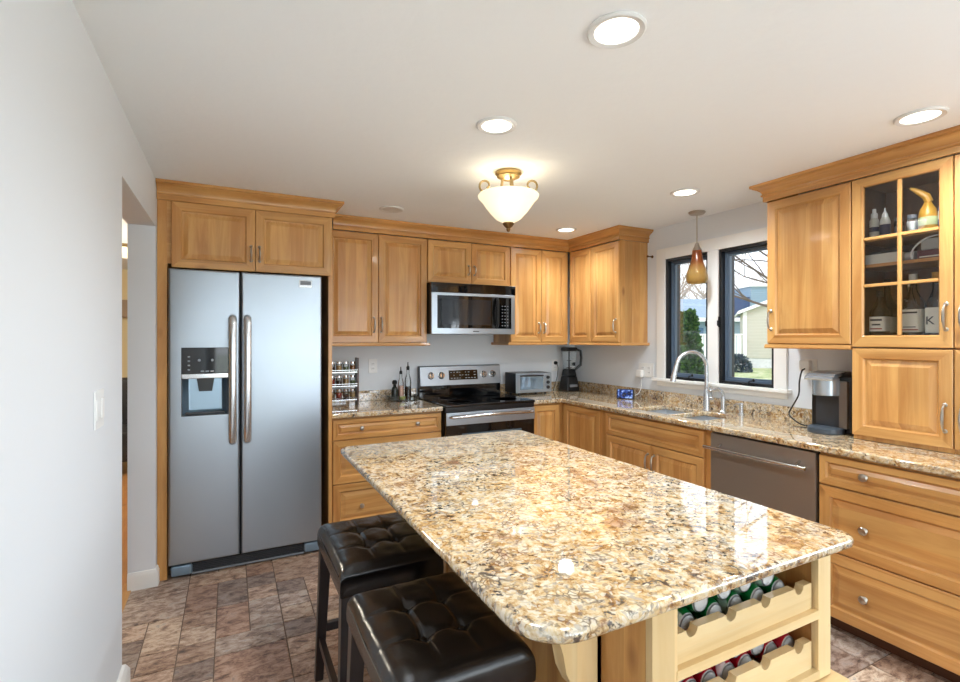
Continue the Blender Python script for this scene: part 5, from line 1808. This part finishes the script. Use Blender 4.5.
ze, zr_ = zpx(318, D1), zpx(299, D1 + 4)
hbox(MB(), H, -9, 5.2, 0.3, 8, GZ, ze).build('wall', BSID, hb)
MB().prism([(-0.2, ze), (4.0, zr_), (8.3, ze), (8.3, ze - 0.15), (-0.2, ze - 0.15)], lambda a, b, h: H(h, a, b), -9.4, 2.6).build('roof', SHG, hb)
hbox(MB(), H, -9.4, 5.4, -0.32, -0.2, ze - 0.32, ze + 0.02).build('fascia', TRIMP, hb)
MB().prism([(2.35, ze), (3.05, zpx(297, D1)), (6.2, zpx(297, D1)), (6.2, ze)], lambda a, b, h: H(a, h, b), -0.1, 6).build('wing_roof', NAVYR, hb)
hbox(MB(), H, 4.3, 8.2, -0.3, 4, ze - 0.2, zpx(287, D1)).build('dormer', BSID, hb)
hbox(MB(), H, 4.1, 8.4, -0.5, 4.2, zpx(287, D1), zpx(284.5, D1)).build('dormer_trim', TRIMP, hb)
mb = MB()
hbox(mb, H, -1.6, 0.4, 0.2, 0.32, 1.0, 2.4)
mb.build('window', plain('house_window', (90, 120, 150), 0.1), hb)
# beige house, gable end towards the kitchen
D2 = 32.0
o, H2 = house_frame(744, D2, -YAW - 0.45)
h2 = thing('house', 'beige clapboard house with white trim seen in the right window', 'house', o)
ze2 = zpx(312, D2)
gab = [(0, GZ + 0.65), (8, GZ + 0.65), (8, ze2), (4, ze2 + 1.55), (0, ze2)]
MB().prism(gab, lambda a, b, h: H2(a, h, b), 0, 6).build('wall', BEIG, h2)
hbox(MB(), H2, 0.05, 7.95, 0.05, 5.9, GZ, GZ + 0.66).build('foundation', plain('pale_concrete', (206, 206, 204), 0.9, var=0.1), h2)
rp = [(-0.35, ze2 - 0.14), (4, ze2 + 1.56), (8.35, ze2 - 0.14), (8.35, ze2 + 0.06), (4, ze2 + 1.80), (-0.35, ze2 + 0.06)]
MB().prism(rp, lambda a, b, h: H2(a, h, b), -0.3, 6.3).build('roof', [SHG, TRIMP], h2)
MB().prism(rp, lambda a, b, h: H2(a, h, b), -0.36, -0.3).build('rake_board', TRIMP, h2)
hbox(MB(), H2, -0.06, 0.16, -0.06, 0.1, GZ + 0.2, ze2).build('corner_board', TRIMP, h2)
MB().tube([H2(-0.32, -0.3, ze2 - 0.04), H2(-0.32, 6, ze2 - 0.04)], 0.08, 8).build('gutter', TRIMP, h2)
# white fence between the houses
D3 = 31.2
o, H3 = house_frame(715, D3, -YAW)
fe = thing('fence', 'white picket fence between the blue and beige houses', 'fence', o)
mb = MB()
ft = zpx(335, D3)
for k in range(27):
    hbox(mb, H3, -2.6 + k * 0.16, -2.6 + k * 0.16 + 0.11, 0, 0.03, GZ, ft)
mb.build('picket_panel', TRIMP, fe)
hbox(hbox(MB(), H3, -2.7, 1.72, -0.05, 0.0, ft - 0.02, ft + 0.08), H3, -2.7, 1.72, -0.05, 0.0, GZ + 0.4, GZ + 0.52).build('rail', TRIMP, fe)


# evergreens and shrubs: clouds of small leaf cards over a stem
def leaves(m, c, hgt, rad, n, rnd, size, shape='cone', mi=0, nm=3):
    for _ in range(n):
        t = rnd.random() ** (0.8 if shape == 'cone' else 0.6)
        a = rnd.uniform(0, 2 * pi)
        if shape == 'cone':
            lump = 0.82 + 0.25 * mnoise.noise(Vector((cos(a) * 2, sin(a) * 2, t * 7)))
            rr = rad * (1 - t) ** 0.7 * (0.55 + 0.45 * min(1, t * 8)) * lump * rnd.uniform(0.6, 1.02)
            z = hgt * t
        else:
            ph = math.acos(rnd.uniform(-0.2, 1))
            rr = rad * sin(ph) * rnd.uniform(0.5, 1.0)
            z = hgt * 0.95 * cos(ph) * rnd.uniform(0.7, 1) + 0.02
            z = max(z, 0.02)
        p = Vector(c) + Vector((rr * cos(a), rr * sin(a), z))
        d = Vector((cos(a) + rnd.uniform(-.6, .6), sin(a) + rnd.uniform(-.6, .6), rnd.uniform(0.2, 1.3))).normalized()
        sd = d.cross(Vector((rnd.uniform(-1, 1), rnd.uniform(-1, 1), rnd.uniform(-1, 1)))).normalized()
        s_ = size * rnd.uniform(0.6, 1.3)
        m.add([p - sd * s_ * .4, p + sd * s_ * .4, p + d * s_ + sd * s_ * .15, p + d * s_ - sd * s_ * .15], [(0, 1, 2, 3)], rnd.randrange(nm))


EV = [plain('evergreen_a', (64, 98, 52), 0.8), plain('evergreen_b', (92, 126, 62), 0.8), plain('evergreen_c', (44, 74, 46), 0.8)]
BARK = plain('grey_bark', (104, 94, 88), 0.9, var=0.15)
for (px, dep, hh, rad, lab, seed) in ((682.5, 12.8, zpx(314, 12.8) - GZ, 0.36, 'slender arborvitae at the left of the left window', 1), (691, 11.0, zpx(312, 11.0) - GZ, 0.43, 'fuller arborvitae in front of the blue house', 2)):
    o = E(px, dep)
    t = thing('arborvitae', lab, 'evergreen', o)
    MB().tube([o, o + Vector((0, 0, hh * 0.9))], [0.06, 0.02], 8).build('trunk', BARK, t)
    m = MB()
    leaves(m, o + Vector((0, 0, 0.05)), hh - 0.05, rad, 3200, random.Random(seed), 0.10)
    m.build('foliage', EV, t, smooth=10)
SH = [plain('shrub_a', (120, 142, 84), 0.8), plain('shrub_b', (152, 166, 110), 0.8), plain('shrub_c', (88, 112, 70), 0.8)]
DS = [plain('dark_shrub_a', (66, 84, 98), 0.8), plain('dark_shrub_b', (52, 70, 78), 0.8), plain('dark_shrub_c', (84, 98, 104), 0.8)]
for (px, dep, hh, rad, mats_, lab, seed, sz) in ((700, 9.0, 0.95, 0.7, SH, 'light green shrub at the foot of the arborvitae', 4, 0.10), (737, 28, 1.05, 0.75, DS, 'dark bluish shrub at the corner of the beige house', 5, 0.16), (733, 12, 0.62, 0.5, SH, 'low green shrub in the right window', 6, 0.08)):
    o = E(px, dep)
    t = thing('shrub', lab, 'shrub', o)
    MB().tube([o, o + Vector((0, 0, hh * 0.6))], [0.04, 0.015], 6).build('stem', BARK, t)
    m = MB()
    leaves(m, o, hh, rad, 900, random.Random(seed), sz, 'ball')
    m.build('foliage', mats_, t, smooth=10)


def branch(m, p, d, ln, r0, depth, rnd, spread=0.55, mi=0):
    pts, rs = [Vector(p)], [r0]
    d = Vector(d).normalized()
    nseg = 4
    for k in range(nseg):
        d = (d + Vector((rnd.uniform(-.16, .16), rnd.uniform(-.16, .16), rnd.uniform(-.06, .16)))).normalized()
        pts.append(pts[-1] + d * ln / nseg)
        rs.append(r0 * (1 - 0.6 * (k + 1) / nseg))
    m.tube(pts, rs, 5 if depth > 1 else 4, mi)
    if depth <= 0:
        return
    for k in range(rnd.choice((3, 4)) if depth > 1 else 3):
        t = rnd.uniform(0.35, 1.0)
        i = min(int(t * nseg), nseg - 1)
        q = pts[i].lerp(pts[i + 1], t * nseg - i)
        nd = (d + Vector((rnd.uniform(-1, 1), rnd.uniform(-1, 1), rnd.uniform(-.5, .8))) * spread * 1.4).normalized()
        branch(m, q, nd, ln * rnd.uniform(0.5, 0.75), max(rs[i] * 0.55, r0 * 0.2), depth - 1, rnd, spread)


FARB = plain('hazed_far_bark', (176, 166, 162), 0.9)  # distance haze put into the bark as a paler colour
# near bare tree, trunk hidden behind the cabinet, boughs crossing the right window
t = thing('bare_tree', 'bare grey tree whose boughs cross the right window', 'tree', E(806, 8.0))
m = MB()
tb = E(806, 8.0)
m.tube([tb, tb + Vector((0, 0, 1.5)), tb + Vector((0.05, 0, 3.2)), tb + Vector((0.0, 0.1, 5.5))], [0.2, 0.16, 0.12, 0.06], 10)
rn = random.Random(12)
R_ = Vector((cos(YAW), -sin(YAW), 0))
Fv = Vector((sin(YAW), cos(YAW), 0))
for (h, du, dz, ln, r0, dp) in ((2.25, -1, 0.30, 1.6, 0.030, 3), (2.5, -1, 0.5, 1.6, 0.026, 3), (2.9, -0.9, 0.35, 1.7, 0.024, 3), (3.4, -1, 0.2, 1.7, 0.026, 3), (2.6, 0.9, 0.5, 1.7, 0.03, 2), (3.0, 0.5, 0.9, 1.8, 0.03, 2), (3.8, -0.6, 0.7, 1.6, 0.02, 3), (2.7, -1, 0.12, 1.9, 0.018, 3), (3.1, -1, 0.0, 1.7, 0.016, 3)):
    branch(m, tb + Vector((0.03, 0, h)), R_ * du + Vector((0, 0, dz)) + Fv * rn.uniform(-.35, .35), ln, r0, dp, rn, 0.6)
m.build('trunk_and_boughs', BARK, t)
# distant bare trees over the roofs
for i, (px, dep, hh, lab) in enumerate(((648, 56, 12.0, 'distant bare tree over the blue roof, leftmost'), (676, 72, 14.5, 'distant bare tree behind the left end of the blue roof'), (704, 88, 17.5, 'distant bare tree rising behind the amber pendant'), (735, 104, 20.0, 'distant bare tree between the two houses'), (768, 120, 23, 'distant bare tree behind the beige house'))):
    o = E(px, dep)
    t = thing('bare_tree', lab, 'tree', o)
    m = MB()
    rn = random.Random(40 + i)
    m.tube([o, o + Vector((0.1, 0, hh * 0.3)), o + Vector((0, 0.1, hh * 0.6))], [0.22, 0.17, 0.1], 6)
    for k in range(15):
        a = rn.uniform(0, 2 * pi)
        branch(m, o + Vector((0.05, 0.03, hh * rn.uniform(0.22, 0.58))), (cos(a), sin(a), rn.uniform(0.5, 1.3)), hh * rn.uniform(0.26, 0.36), 0.0085 * hh, 3, rn, 0.7)
    m.build('trunk_and_boughs', FARB, t)
